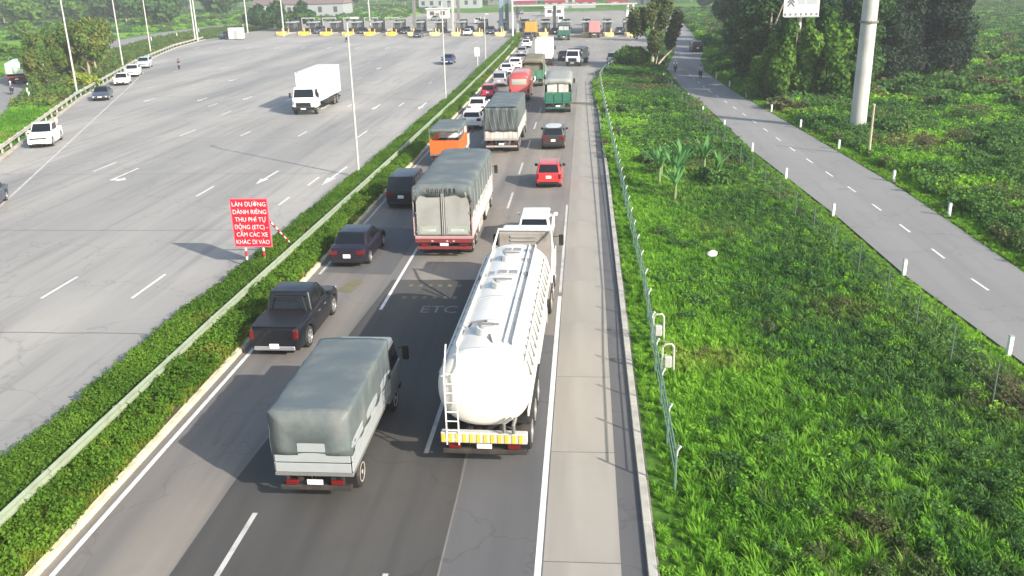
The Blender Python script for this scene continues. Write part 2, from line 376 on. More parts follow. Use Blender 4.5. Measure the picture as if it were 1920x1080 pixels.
# ------------------------------------------------------------------ the setting
b = MB()
XS = [-1600, -500, -200, -130, -60, 0, 60, 130, 260, 700, 1600]; YS = [-60, 0, 40, 80, 140, 220, 340, 600, 1200, 3200]
g_ = [[b.bm.verts.new((x, y, -0.06)) for x in XS] for y in YS]
for j in range(len(YS)-1):
    for i in range(len(XS)-1): b.bm.faces.new([g_[j][i], g_[j][i+1], g_[j+1][i+1], g_[j+1][i]])
ground = struct(b.obj('ground', M_ground, smooth=0))

KL = [(-12.0, -20), (-20.0, 0.2), (-44.7, 64.4), (-58.9, 101.4), (-73.9, 146.5), (-83.7, 182.7), (-88.0, 208.0), (-88, 228)]   # left kerb line
left_poly = KL + [(-88, 340), (-15.9, 340), (-15.2, 205), (-14.6, 168), (-15.1, 60), (-15.75, 30), (-15.9, -20)]
def road_grid(name, Lp, Rp, z, material, nx=10):
    """road surface as a grid between a left and a right edge polyline"""
    ys = sorted({p[1] for p in Lp if -20 <= p[1] <= 340} | {p[1] for p in Rp if -20 <= p[1] <= 340} | set(float(v) for v in range(-20, 341, 12)))
    b = MB(); rows = []
    for y in ys:
        xl = float(np.interp(y, [p[1] for p in Lp], [p[0] for p in Lp])); xr = float(np.interp(y, [p[1] for p in Rp], [p[0] for p in Rp]))
        rows.append([(xl+(xr-xl)*i/nx, y, z) for i in range(nx+1)])
    b.loft(rows, closed=False, caps=False); o = b.obj(name, material, smooth=0)
    if o.data.polygons[0].normal.z < 0: o.data.flip_normals()
    return o
left_road = struct(road_grid('left_carriageway', KL+[(-88, 340)], [(-15.9, -20), (-15.75, 30), (-15.1, 60), (-14.6, 168), (-15.2, 205), (-15.9, 340)], 0.0, M_left))
right_edge = [(1.75, -20), (1.7, 33), (1.62, 60), (1.5, 85), (0.95, 101), (1.3, 111.3), (2.0, 120.4), (4.1, 131), (7.4, 140), (10.5, 152), (12.0, 175), (12.5, 200), (14, 240), (14, 340)]
right_poly = right_edge + [(-15.2, 340), (-15.0, 205), (-12.6, 178), (-12.35, 120), (-12.3, 60), (-12.3, -20)]
right_road = struct(road_grid('right_carriageway', [(-12.3, -20), (-12.3, 60), (-12.35, 120), (-12.6, 178), (-15.0, 205), (-15.2, 340)], right_edge, 0.004, M_right, 4))
# shoulder: pale concrete slabs with recessed joints, then the dark edge strip
slab_me = {}
y = 12.0; i = 0
rs = random.Random(3)
while y < 132:
    L = 4.9
    xr = 0.92 - 0.0012*y if y < 100 else 0.85; xl = -0.87
    if y > 96: xl = -0.9
    b = MB(); b.box(-0.87, 0.87, 0.02, L, -0.10, 0.0)
    if 'm' not in slab_me: slab_me['m'] = b.mesh('concrete_slab', M_conc, 0)
    else: b.bm.free()
    o = link('concrete_slab', slab_me['m'], right_road); o.location = (0.0 if y < 120 else 0.6*(y-120)/10, y, 0.012+rs.uniform(-.0015, .002)); 
    y += L+0.014; i += 1
strip = ribbon('edge_strip', [(0.90, -20, 1.42, -20), (0.90, 33, 1.42, 33), (0.90, 60, 1.38, 60), (0.88, 85, 1.28, 85), (0.55, 101, 0.95, 101), (0.85, 111, 1.25, 111), (1.5, 120.4, 1.95, 120.4)], 0.0085, M_strip, right_road)
sheet('dark_patch', [(-8.4, 36.5), (-3.6, 36.6), (-3.2, 20), (-3.2, 2), (-9.2, 2), (-9.2, 20)], 0.0085, M_shade, right_road)  # shade on the lanes left of the tanker, painted as a dark sheet
sheet('dark_patch', [(-11.7, 37.5), (-8.6, 37.2), (-8.5, 44.8), (-11.6, 45.2)], 0.0085, M_strip, right_road)
sheet('dark_patch', [(-3.15, 4), (-3.15, 30.5), (1.0, 30.1), (1.0, 4)], 0.0088, M_strip, right_road).hide_render = False

# toll apron beyond is part of the same sheets; concrete apron strip across the plaza
apron = ribbon('toll_apron', [(-88, 216, -15.3, 196), (-88, 330, -15.3, 330)], 0.006, M_conc, left_road)
apron2 = ribbon('toll_apron', [(-12.2, 112, 1.25, 111), (-12.25, 131, 4.0, 131), (-12.35, 140, 7.3, 140), (-12.4, 152, 10.4, 152), (-12.6, 175, 11.9, 175), (-14.6, 200, 12.4, 200), (-15.1, 330, 13.5, 330)], 0.010, road_mat('concrete_apron', (0.33, 0.31, 0.275), (0.27, 0.258, 0.235), (0.19, 0.185, 0.175), 0.5, (0.3, 0.02), cracks=False), right_road)

# right-hand side road
SL = [(15.4, 10), (14.9, 24), (14.55, 29), (13.8, 37.2), (13.5, 47.5), (12.35, 66.2), (11.95, 87.7), (11.1, 105), (11.15, 126.2), (13.2, 142), (14.62, 151.9), (16.8, 182.9), (19, 230), (22, 300)]
SR = [(19.6, 10), (19.4, 24), (19.2, 29), (18.9, 37.7), (18.9, 53.7), (18.3, 66.2), (17.6, 79.2), (16.4, 100), (15.8, 122.1), (17.6, 142), (19.1, 151.1), (22, 186.2), (24.5, 230), (28, 300)]
side_road = struct(ribbon('side_road', [(*a, *c) for a, c in zip(SL, SR)], 0.0, M_side))
# far-left side road
LC = [(-62, 85), (-75.5, 111.8), (-82.3, 128.6), (-90.7, 149), (-97.3, 168.3), (-108.3, 214), (-111, 237), (-111.3, 254), (-110, 271), (-104, 288), (-92, 300)]
cl = []
for i, p in enumerate(LC):
    a = Vector(LC[max(i-1, 0)]); c = Vector(LC[min(i+1, len(LC)-1)]); d = (c-a).normalized(); n = Vector((-d.y, d.x))*3.4
    cl.append((p[0]+n.x, p[1]+n.y, p[0]-n.x, p[1]-n.y))
meadow = struct(sheet('meadow', [(-86, 127), (-93.5, 147), (-101, 168), (-112, 212), (-118, 245), (-215, 250), (-190, 190), (-135, 135)], -0.03, ground_mat('meadow_grass', [(0.10, 0.22, 0.03), (0.16, 0.32, 0.035), (0.20, 0.36, 0.05)], 0.05)))
left_lane = struct(ribbon('country_road', cl, 0.0, M_side))

M_tar = mat('tar_joint', (0.10, 0.10, 0.10), 0.7, var=0.3)
for yy in np.arange(30, 190, 14.5):
    xl = float(np.interp(yy, [p[1] for p in KL], [p[0] for p in KL]))+0.4; n_ = 12; b = MB(); rq = random.Random(int(yy))
    top = [(xl+(-16.2-xl)*i/n_, yy+rq.uniform(-.05, .05), 0.0045) for i in range(n_+1)]
    b.loft([top, [(p[0], p[1]+0.05, p[2]) for p in top]], closed=False, caps=False); o = b.obj('tar_joint', M_tar, left_road, smooth=0)
# ---- painted markings (flat print on the roads)
def dash(x0, y0, x1, y1, w, parent, m=M_paint, name='lane_dash', z=0.013):
    d = Vector((x1-x0, y1-y0)).normalized(); n = Vector((-d.y, d.x))*w/2
    return sheet(name, [(x0+n.x, y0+n.y), (x0-n.x, y0-n.y), (x1-n.x, y1-n.y), (x1+n.x, y1+n.y)], z, m, parent)
def arrow(x, y, L, parent, m=M_paint, dx=0.0, bent=0, z=0.013):
    """arrow on the ground, head towards -Y (traffic comes towards the camera)"""
    w = 0.085; hw = 0.30; hl = L*0.38
    s = dx/L
    pts = [(-w, L), (w, L), (w, hl), (hw, hl), (0, 0), (-hw, hl), (-w, hl)]
    if bent: pts = [(-w, L), (w, L), (w, 0.9), (0.55, 0.9), (0.55, 1.25), (1.0, 0.6), (0.55, 0.0), (0.55, 0.35), (-w, 0.35)]
    return sheet('lane_arrow', [(x+a+s*b_, y+b_) for a, b_ in pts], z, m, parent)
# right carriageway: solid edge line, lane dashes
dash(-11.86, -10, -11.86, 33, 0.14, right_road, name='edge_line')
dash(-11.86, 37.2, -11.95, 175, 0.13, right_road, M_paintold, name='edge_line')
for y in [v for v in np.arange(14.6, 175, 9.2) if not 27 < v < 44]: dash(-8.12, y, -8.12, y+3.9, 0.13, right_road, M_paint if 28 < y < 45 else M_paintold)
dash(-8.1, 32.8, -8.14, 41.5, 0.13, right_road)
for y in np.arange(12.4, 175, 9.2): dash(-4.35, y, -4.35, y+3.9, 0.13, right_road, M_paintold)
dash(-0.98, 4, -0.98, 34.5, 0.15, right_road, name='edge_line'); dash(-0.98, 35, -0.98, 50, 0.12, right_road, M_paintold, name='edge_line')
for k in range(6):      # yellow studs and faded lettering on the dark patch
    for j in range(2):
        yy = 34.1+j*1.5; xx = -7.5+k*0.42
        sheet('painted_stud', [(xx, yy), (xx+0.18, yy), (xx+0.18, yy+0.3), (xx, yy+0.3)], 0.0165, mat('road_paint_yellow', (0.17, 0.155, 0.085), 0.8, var=0.2, dirt=(0.12, 0.11, 0.07), dscale=2), right_road)
sheet('faded_paint', [(-10.5, 35.0), (-9.8, 34.8), (-9.6, 36.3), (-10.2, 36.6)], 0.0165, mat('road_paint_yellow', (0.3, 0.27, 0.1)), right_road)
def text_mesh(body, size, ext=0.0, align='CENTER', sxy=1.0):
    cu = bpy.data.curves.new('lettering', 'FONT'); cu.body = body; cu.size = size; cu.extrude = ext; cu.align_x = align; cu.resolution_u = 3
    cu.offset = 0.0
    t = bpy.data.objects.new('tmp', cu); COL.objects.link(t)
    bpy.context.view_layer.update()
    dg = bpy.context.evaluated_depsgraph_get(); me = bpy.data.meshes.new_from_object(t.evaluated_get(dg)); bpy.data.objects.remove(t)
    me.name = 'lettering'
    return me
me = text_mesh('ETC', 1.0); me.materials.clear(); me.materials.append(mat('road_paint_worn', (0.22, 0.215, 0.21), 0.85, var=0.2, dirt=(0.1, 0.098, 0.095), dscale=3))
o = link('road_lettering', me, right_road); o.location = (-5.75, 32.5, 0.0165); o.scale = (0.85, 1.1, 1)
for k, (cx, cy, rr) in enumerate([(-45.6, 65.5, 1.6), (-47.8, 69.5, 1.2), (-56.6, 94, 1.9), (-55.2, 90.5, 1.4), (-43.4, 61.2, 1.1)]):
    rq = random.Random(k); sheet('dirt_patch', [(cx+rr*(0.6+0.5*rq.random())*math.cos(a)*0.6-0.38*rr*math.sin(a), cy+rr*(0.7+0.6*rq.random())*math.sin(a)*1.5) for a in np.linspace(0, 6.0, 15)], 0.0085, mat('sandy_dirt', (0.33, 0.25, 0.17), 0.95, var=0.2, bump=0.3), left_road)
# left carriageway dashes, arrows and the boundary line
for (x, y, L) in [(-22.95, 33.8, 2.9), (-19.0, 33.9, 3.2), (-34.8, 59.9, 3.3), (-29.5, 74.5, 2.4), (-35.0, 74.7, 3.4), (-18.95, 73.2, 3.6), (-36.2, 87.0, 2.8), (-40.1, 93.3, 2.5), (-32.8, 97.0, 2.6),
                  (-24.0, 52.3, 2.8), (-45.6, 104.5, 3), (-51, 118.5, 2.8), (-57, 132, 2.8), (-24.3, 74, 2.6), (-24.6, 92, 2.6), (-19.2, 92, 2.8), (-30, 118, 2.6), (-40, 120, 2.6), (-24.6, 112, 2.6), (-19.4, 112, 2.6),
                  (-34, 141, 2.6), (-44, 143, 2.6), (-54, 152, 2.6), (-62, 158, 2.6), (-28.0, 35.2, 2.6), (-33.2, 39.0, 2.4), (-17.8, 55.2, 2.6), (-18.0, 50.0, 2.0)]:
    dash(x, y, x-0.05*L*0, y+L, 0.14, left_road, M_paint if y < 100 else M_paintold)
arrow(-16.9, 55.2, 6.0, left_road, dx=0.15); arrow(-21.4, 55.6, 4.3, left_road, dx=0.1)
arrow(-32.0, 56.6, 4.4, left_road, bent=1)
for (x, y, L) in [(-49.6, 98, 3), (-43.3, 97.8, 3), (-38.3, 98.6, 3), (-50.2, 112.2, 3), (-55.4, 111, 3), (-56, 136.5, 3), (-47.5, 118, 3), (-16.75, 89.6, 5.0), (-21.5, 89.8, 3.8), (-27, 90.4, 3.5), (-61.5, 132, 3), (-30.5, 132, 3)]:
    arrow(x, y, L, left_road, M_paint if x > -50 else M_paintold, z=0.013)
for (x, y) in [(-73.3, 180.6), (-67.1, 179.4), (-61.1, 178.2), (-55.4, 177), (-49.8, 175.9), (-43.9, 174.7), (-37.8, 173.5), (-79, 181.7)]:
    arrow(x, y-1.5, 3.4, left_road, M_paint)
for (x, y) in [(0.5, 186), (5.2, 184.6), (9.3, 183), (-4.2, 187)]: arrow(x, y-2, 3.4, right_road, M_paintold, z=0.016)
dash(-33.1, 44.2, -56.9, 108.0, 0.17, left_road, M_paintold, name='edge_line')
dash(-57.0, 108.4, -66, 132, 0.15, left_road, M_paintold, name='edge_line')
# side road centre dashes
def side_mid(y):
    ys = [p[1] for p in SL]
    xl = np.interp(y, ys, [p[0] for p in SL]); xr = np.interp(y, [p[1] for p in SR], [p[0] for p in SR]); return (xl+xr)/2
for y in np.arange(18.2, 120, 4.35): dash(side_mid(y), y, side_mid(y+1.5), y+1.5, 0.11, side_road, M_paint, z=0.006)

# ---- median: bed, kerbs, hedge, guard rail
mpts = [(-15.75, -10), (-15.75, 30), (-15.1, 60), (-14.75, 100), (-14.6, 168), (-15.2, 205)]
mR = [(-12.36, -10), (-12.36, 30), (-12.36, 60), (-12.42, 100), (-12.65, 168), (-14.9, 205)]
med = struct(ribbon('median_bed', [(*a, *c) for a, c in zip(mpts, mR)], 0.10, M_soil))
def kerb_line(name, pts, w, h, L, material, parent, alt=None):
    b = MB(); b.box(-w/2, w/2, 0.012, L-0.012, -0.08, h, 0.012); me = b.mesh('kerb_stone', material)
    me2 = None
    if alt: me2 = me.copy(); me2.materials.clear(); me2.materials.append(alt)
    k = 0
    for (x0, y0), (x1, y1) in zip(pts, pts[1:]):
        d = Vector((x1-x0, y1-y0)); n = max(1, int(d.length/L)); a = math.atan2(-d.x, d.y); st = d.length/n
        for i in range(n):
            o = link('kerb_stone', me2 if (me2 and k % 2) else me, parent); o.location = (x0+d.x*i/n, y0+d.y*i/n, 0); o.rotation_euler = (0, 0, a); o.scale = (1, st/L, 1); k += 1
kerb_line('kerb_stone', [(-12.26, 10), (-12.26, 60), (-12.32, 100), (-12.55, 168)], 0.2, 0.15, 1.5, M_kerbw, med)
kerb_line('kerb_stone', [(-15.82, 10), (-15.82, 30), (-15.18, 60), (-14.83, 100), (-14.68, 168)], 0.14, 0.13, 2.4, M_conc2, med)
# right edge kerb of the motorway
verge_kerb = thing('edge_kerb', 'worn low concrete kerb along the right edge of the shoulder', 'kerb', (0, 0, 0))
kerb_line('kerb_stone', [(1.56, 8), (1.54, 33), (1.50, 60), (1.40, 85), (1.08, 101), (1.4, 111), (2.1, 120.4), (4.2, 131), (7.5, 140), (10.6, 152)], 0.20, 0.10, 2.0, M_conc2, verge_kerb)

# ------------------------------------------------------------------ guard rails and fences
def rail_profile(): return [(0.0, 0.0), (0.04, 0.05), (0.04, 0.11), (-0.02, 0.16), (0.04, 0.21), (0.04, 0.27), (-0.03, 0.32)]
def guardrail(root, pts, L, zc, side=1, material=M_rail, post_h=0.75, flip=False):
    prof = rail_profile()
    b = MB(); r0 = [(side*x, 0.0, z) for x, z in prof]+[(side*x-0.012, 0.0, z) for x, z in prof[::-1]]
    b.loft([[(x, y, z) for x, y, z in r0], [(x, L+0.02, z) for x, y, z in r0]]); me = b.mesh('rail_beam', material)
    b = MB(); b.box(-0.07, 0.07, -0.05, 0.05, -0.1, post_h, 0.008); pm = b.mesh('post', material)
    for (x0, y0), (x1, y1) in zip(pts, pts[1:]):
        d = Vector((x1-x0, y1-y0)); n = max(1, round(d.length/L)); a = math.atan2(-d.x, d.y); st = d.length/n
        for i in range(n):
            o = link('rail_beam', me, root); o.location = (x0+d.x*i/n, y0+d.y*i/n, zc); o.rotation_euler = (0, 0, a); o.scale = (1, st/L, 1)
            o = link('post', pm, root); off = Vector((math.cos(a), math.sin(a)))*(-0.11*side); o.location = (x0+d.x*i/n+off.x, y0+d.y*i/n+off.y, 0); o.rotation_euler = (0, 0, a)
gr = thing('guardrail', 'long pale green-grey steel guardrail running along the hedged median', 'guardrail')
guardrail(gr, [(-13.62, 8), (-13.7, 30), (-13.4, 60), (-13.25, 100), (-13.35, 150), (-13.7, 178)], 4.0, 0.50)
b = MB(); b.box(-0.03, 0.03, 0, 4.0, 0.50, 0.84); bm_me = b.mesh('rail_back', M_rail)
gl = thing('guardrail', 'low concrete and steel guardrail behind the parked cars at the far left edge', 'guardrail')
guardrail(gl, [(-30.1, 26), (-45.1, 64.4), (-59.3, 101.4), (-74.3, 146.5), (-84.1, 182.7), (-88.4, 208)], 3.0, 0.42, 1, M_conc2)
for (x0, y0), (x1, y1) in zip(KL[1:], KL[2:7]):
    pass
kerbL = thing('edge_kerb', 'pale concrete kerb along the left edge of the toll plaza', 'kerb')
kerb_line('kerb_stone', KL[1:7], 0.25, 0.16, 2.5, M_conc2, kerbL)
# green cable fence with posts on the right verge
fn = thing('verge_fence', 'thin green steel fence with pale posts along the right shoulder', 'fence')
FP = [(2.35, 20), (2.36, 27), (2.46, 34.3), (2.28, 51.8), (2.05, 69.5), (1.85, 90), (1.75, 111.2), (2.6, 121), (4.6, 131)]
b = MB(); b.tube([(0, 0, 0), (0, 0, 1.15), (0.05, -0.02, 1.32)], 0.035, 6); post_me = b.mesh('post', M_fence)
b = MB(); b.tube([(0, 0, 0.9), (0.02, 0, 1.15), (0.10, -0.03, 1.30)], 0.028, 6); tip_me = b.mesh('post_tip', M_white)
b = MB(); 
for z in (1.12, 0.78, 0.45): b.tube([(0, 0, z), (0, 2.5, z)], 0.026 if z > 1 else 0.018, 5)
rl_me = b.mesh('rail', M_fence)
for (x0, y0), (x1, y1) in zip(FP, FP[1:]):
    d = Vector((x1-x0, y1-y0)); n = max(1, round(d.length/2.5)); a = math.atan2(-d.x, d.y); st = d.length/n
    for i in range(n):
        px, py = x0+d.x*i/n, y0+d.y*i/n
        o = link('post', post_me, fn); o.location = (px, py, 0)
        t = link('post_tip', tip_me, o)
        o = link('rail', rl_me, fn); o.location = (px, py, 0); o.rotation_euler = (0, 0, a); o.scale = (1, st/2.5, 1)
# thin wire fence between verge and side road
fn2 = thing('wire_fence', 'faint wire mesh fence in the grass beside the side road', 'fence')
M_wire = mat('wire_grey', (0.14, 0.19, 0.16), 0.6, 0.3)
b = MB(); b.tube([(0, 0, 0), (0, 0, 1.5)], 0.022, 6); pm = b.mesh('post', M_wire)
b = MB()
for z in (0.55, 0.85, 1.15, 1.45): b.tube([(0, 0, z), (0, 3, z)], 0.008, 4)
wm = b.mesh('wire', M_wire)
FQ = [(12.3, 22), (11.9, 34), (11.2, 47), (10.4, 60), (9.9, 75), (9.6, 90), (9.2, 105)]
for (x0, y0), (x1, y1) in zip(FQ, FQ[1:]):
    d = Vector((x1-x0, y1-y0)); n = max(1, round(d.length/3)); a = math.atan2(-d.x, d.y)
    for i in range(n):
        o = link('post', pm, fn2); o.location = (x0+d.x*i/n, y0+d.y*i/n, 0)
        o = link('wire', wm, fn2); o.location = (x0+d.x*i/n, y0+d.y*i/n, 0); o.rotation_euler = (0, 0, a); o.scale = (1, d.length/n/3, 1)

# ------------------------------------------------------------------ roadside posts, poles, signs
def marker(x, y, label, h=0.72, grp='white marker posts of the side road'):
    t = thing('marker_post', label, 'marker post', (x, y, -0.04), 0, grp)
    b = MB(); b.box(-0.075, 0.075, -0.075, 0.075, 0, h, 0.02); b.obj('post', M_white, t)
    b = MB(); b.box(-0.08, 0.08, -0.08, 0.08, h, h+0.035, 0.01); b.obj('cap', M_booth, t)
    return t
mkL = [(9.76, 114.45), (9.96, 105.0), (10.68, 94.8), (11.0, 85), (11.75, 76.6), (12.2, 65.8), (12.75, 56.8), (13.3, 47.5), (13.75, 37.6), (14.4, 29.0)]
mkR = [(16.15, 113.8), (16.5, 105.4), (16.9, 96.4), (17.4, 85.6), (18.0, 76.35), (18.6, 66.7), (19.1, 55.9), (19.3, 47.5)]
nth = ['first', 'second', 'third', 'fourth', 'fifth', 'sixth', 'seventh', 'eighth', 'ninth', 'tenth']
first = None
for i, (x, y) in enumerate(mkL[::-1]):
    lab = 'white marker post on the left edge of the side road, %s from the camera' % nth[i]
    if first is None: first = marker(x, y, lab)
    else: copy_thing(first, lab, (x, y, -0.04))
for i, (x, y) in enumerate(mkR[::-1]):
    copy_thing(first, 'white marker post on the right edge of the side road, %s from the camera' % nth[i], (x, y, -0.04))
for i, (x, y) in enumerate([(-64.5, 100.5), (-67.2, 104.5), (-70.5, 110), (-73.6, 117.5), (-99.5, 205), (-101, 222), (-103, 240), (-99, 262), (-95, 280)]):
    copy_thing(first, 'pale marker post beside the country road at the far left', (x, y, -0.04), None, 'marker posts of the country road').scale = (1, 1, 1.4)

def lamp(x, y, h, label, grp, heads=1, arm=1.2, lean=0.0, rz=0.0, r=0.09, m=M_steel):
    t = thing('street_lamp', label, 'street lamp', (x, y, 0), rz, grp)
    b = MB(); b.tube([(0, 0, 0), (0, 0, h*0.5), (0, 0, h)], [r, r*0.8, r*0.55], 10); b.obj('pole', m, t)
    b = MB(); b.box(-0.18, 0.18, -0.18, 0.18, 0, 0.06, 0.01); b.box(-0.1, 0.1, -0.1, 0.1, 0.06, 0.5, 0.02); b.obj('base', m, t)
    for s in ([1] if heads == 1 else [1, -1]):
        b = MB(); b.tube([(0, 0, h-0.05), (s*arm*0.5, 0, h+0.22), (s*arm, 0, h+0.30)], 0.035, 6); a = b.obj('arm', m, t)
        b = MB(); b.box(s*arm-0.28, s*arm+0.28, -0.13, 0.13, h+0.24, h+0.36, 0.04); b.obj('lamp_head', M_white, t)
    return t
G1 = 'lamp posts on the hedged median'
lamp(-15.05, 57.75, 9.9, 'nearest tall grey lamp post on the median, just beyond the red sign', G1, 1, 0.5)
lamp(-14.55, 93.9, 10.2, 'slim lamp post on the median beside the navy car', G1, 1, 0.5)
lamp(-15.9, 146, 6.6, 'thin lamp post on the median beyond the small white sign', G1, 1, 0.4, r=0.11)
lamp(-14.9, 190, 13, 'bright white lamp post at the far tip of the median', G1, 2, 1.4, r=0.2, m=M_white)
G2 = 'tall double lamp posts along the left edge'
for (x, y), lab in zip([(-61.3, 105.1), (-71.9, 137.4), (-82.7, 169.4), (-90.4, 208), (-87.2, 202), (-87, 233), (-72, 216.5), (-54.3, 231), (-29.9, 217.5)],
    ['nearest tall double lamp post at the left, behind the dark blue parked car', 'tall lamp post behind the white parked saloon at the left', 'tall lamp post at the left bend beyond the last parked car', 'tall lamp post at the far left, outer one of the close pair', 'tall lamp post at the far left, inner one of the close pair', 'tall lamp post behind the pale container at the far left', 'lamp post beside the leftmost yellow crash barrier', 'lamp post between the yellow crash barriers, behind the motorcycle', 'lamp post in the middle of the toll row']):
    lamp(x, y, 12.5 if y < 200 else 13.0, lab, G2, 2, 1.5, r=0.13 if y < 200 else 0.2, rz=R(25))
# small white sign on a post, in the median
t = thing('small_road_sign', 'small white sign on a thin post at the left edge of the median', 'road sign', (-15.2, 129.0, 0))
MB().tube([(0, 0, 0), (0, 0, 3.2)], 0.09, 8).obj('post', M_steel, t); MB().box(-0.35, 0.35, -0.06, -0.12, 1.9, 3.1, 0.02).obj('panel', M_white, t)

# red sign
t = thing('red_sign', 'red board with white capital lettering on red and white striped legs, in the median', 'road sign', (-15.15, 38.25, 0.0), 0)
def rot2(x, y, a): return (x*math.cos(a)-y*math.sin(a), x*math.sin(a)+y*math.cos(a))
b = MB(); b.box(-0.84, 0.84, -0.03, 0.03, 1.02, 3.22, 0.01); pn = b.obj('panel', M_redsign, t)
b = MB()
for x0, x1, z0, z1 in ((-0.88, 0.88, 0.98, 1.02), (-0.88, 0.88, 3.22, 3.26), (-0.88, -0.84, 1.02, 3.22), (0.84, 0.88, 1.02, 3.22)): b.box(x0, x1, -0.04, 0.04, z0, z1)
b.obj('edging', M_pinkedge, pn)
for i, ln in enumerate(['LÀN ĐƯỜNG', 'DÀNH RIÊNG', 'THU PHÍ TỰ', 'ĐỘNG (ETC) -', 'CẤM CÁC XE', 'KHÁC ĐI VÀO']):
    me = text_mesh(ln, 0.31, 0.004); me.materials.clear(); me.materials.append(M_txt)
    o = link('lettering', me, pn); o.rotation_euler = (R(90), 0, 0); o.location = (0, -0.036, 2.90-i*0.355)
    w = max(v.co.x for v in me.vertices)-min(v.co.x for v in me.vertices)
    o.scale = (1.56/w if i in (0, 1, 3, 5) else 1.45/w, 0.92, 1)
def striped(p0, p1, r, n, parent, name):
    p0 = Vector(p0); p1 = Vector(p1)
    o = MB().tube([p0, p1], r*0.97, 10).obj(name, M_white, parent)
    for i in range(n):
        if i % 2 == 0:
            a = p0.lerp(p1, i/n); c = p0.lerp(p1, (i+1)/n); MB().tube([a, c], r, 10).obj('red_band', M_redband, o)
striped((-0.42, 0.05, 3.0), (-0.42, 0.05, -0.05), 0.055, 11, t, 'leg'); striped((0.42, 0.05, 3.0), (0.42, 0.05, -0.05), 0.055, 11, t, 'leg')
striped((0.80, 0.06, 2.25), (0.95, 2.9, 0.0), 0.05, 13, t, 'strut')

# monopole
t = thing('monopole', 'thick pale steel monopole with a flange ring, standing in the green field at the right', 'pole', (22.25, 75.0, -0.05))
MB().tube([(0, 0, 0), (0, 0, 8.55)], [0.64, 0.60], 32).obj('lower_tube', M_mono, t, 60); MB().tube([(0, 0, 8.62), (0, 0, 15.5)], [0.60, 0.57], 32).obj('upper_tube', M_mono, t, 60)
b = MB(); b.tube([(0, 0, 8.52), (0, 0, 8.64)], 0.74, 32)
for k in range(16): a = 2*math.pi*k/16; b.tube([(0.68*math.cos(a), 0.68*math.sin(a), 8.47), (0.68*math.cos(a), 0.68*math.sin(a), 8.70)], 0.03, 6)
b.obj('flange', M_dkgrey, t)
b = MB(); b.box(-0.9, 0.9, -0.9, 0.9, 0, 0.25, 0.03); b.obj('footing', M_conc2, t)
b = MB(); b.tube([(-1.2, -0.1, 15.3), (1.2, 0.1, 15.3)], 0.28, 12); b.obj('crossbeam', M_mono, t)

# billboard behind the trees
t = thing('billboard', 'white billboard with a dark chevron emblem above the dark trees', 'billboard', (21.6, 95.6, 0), R(0))
t.scale = (0.64, 0.64, 0.64)
MB().tube([(0, 0.4, 0), (0, 0.4, 16)], 0.35, 16).obj('pole', M_mono, t)
pn = MB().box(-2.75, 2.75, -0.15, 0.15, 12.6, 18.0, 0.03).obj('panel', M_roofw, t)
b = MB(); b.box(-2.7, 2.7, -0.9, -0.16, 12.5, 12.6)
ca = b.obj('catwalk', M_booth, t)
for x in np.arange(-2.4, 2.5, 0.8): MB().box(x-0.16, x+0.16, -0.20, -0.155, 12.75, 13.1, 0.01).obj('lamp_bracket', M_dkgrey, ca)
M_emb = mat('emblem_grey', (0.12, 0.13, 0.15), 0.5)
for dz in (0.0, -0.55):
    MB().slab([(-2.3, -0.17, 14.65+dz), (-2.0, -0.17, 14.65+dz), (-1.65, -0.17, 15.1+dz), (-1.3, -0.17, 14.65+dz), (-1.0, -0.17, 14.65+dz), (-1.65, -0.17, 15.55+dz)][::1], 0.02).obj('emblem', M_emb, pn)
for x0, x1 in ((-0.6, 0.5), (0.8, 2.4)): MB().box(x0, x1, -0.175, -0.152, 14.4, 15.25, 0.01).obj('printed_block', mat('print_grey', (0.36, 0.40, 0.42), 0.6), pn)
# utility poles
for (x, y, h, lab) in [(19.95, 64.0, 3.6, 'short thin concrete pole in the grass in front of the monopole'), (20.2, 121, 3.4, 'short thin pole at the foot of the dark trees beside the side road')]:
    t = thing('utility_pole', lab, 'pole', (x, y, -0.05)); MB().tube([(0, 0, 0), (0, 0, h)], [0.10, 0.07], 8).obj('shaft', M_wood2, t); MB().tube([(0, 0, h-0.02), (0, 0, h+0.08)], 0.09, 8).obj('cap', M_steel, t)

# electrical cabinets at the end of the fence, bottom
for (x, y, lab) in [(2.75, 29.6, 'grey cabinet box on a bent pipe, farther of the two at the fence'), (2.85, 26.9, 'grey cabinet box on a bent pipe, nearer of the two at the fence')]:
    t = thing('cabinet_on_pipe', lab, 'utility box', (x, y, -0.02))
    MB().tube([(-0.28, 0, 0), (-0.28, 0, 1.05), (-0.2, 0, 1.15), (0.0, 0, 1.17), (0.08, 0, 1.08), (0.1, 0, 0)], 0.035, 8).obj('pipe_frame', M_steel, t)
    MB().box(-0.22, 0.02, -0.10, 0.08, 0.35, 0.75, 0.03).obj('box', M_steel, t)
# white sack in the verge
b = MB(); bmesh.ops.create_icosphere(b.bm, subdivisions=2, radius=0.2)
for v in b.bm.verts: v.co = Vector((v.co.x*1.2, v.co.y*0.9, v.co.z*0.7+0.62))+Vector((random.Random(int(v.co.x*99)).uniform(-.03, .03),)*3)
o = b.obj('litter_sack', M_trash); o.location = (5.72, 38.6, 0); tag(o, 'small white plastic sack lying in the green verge', 'litter')

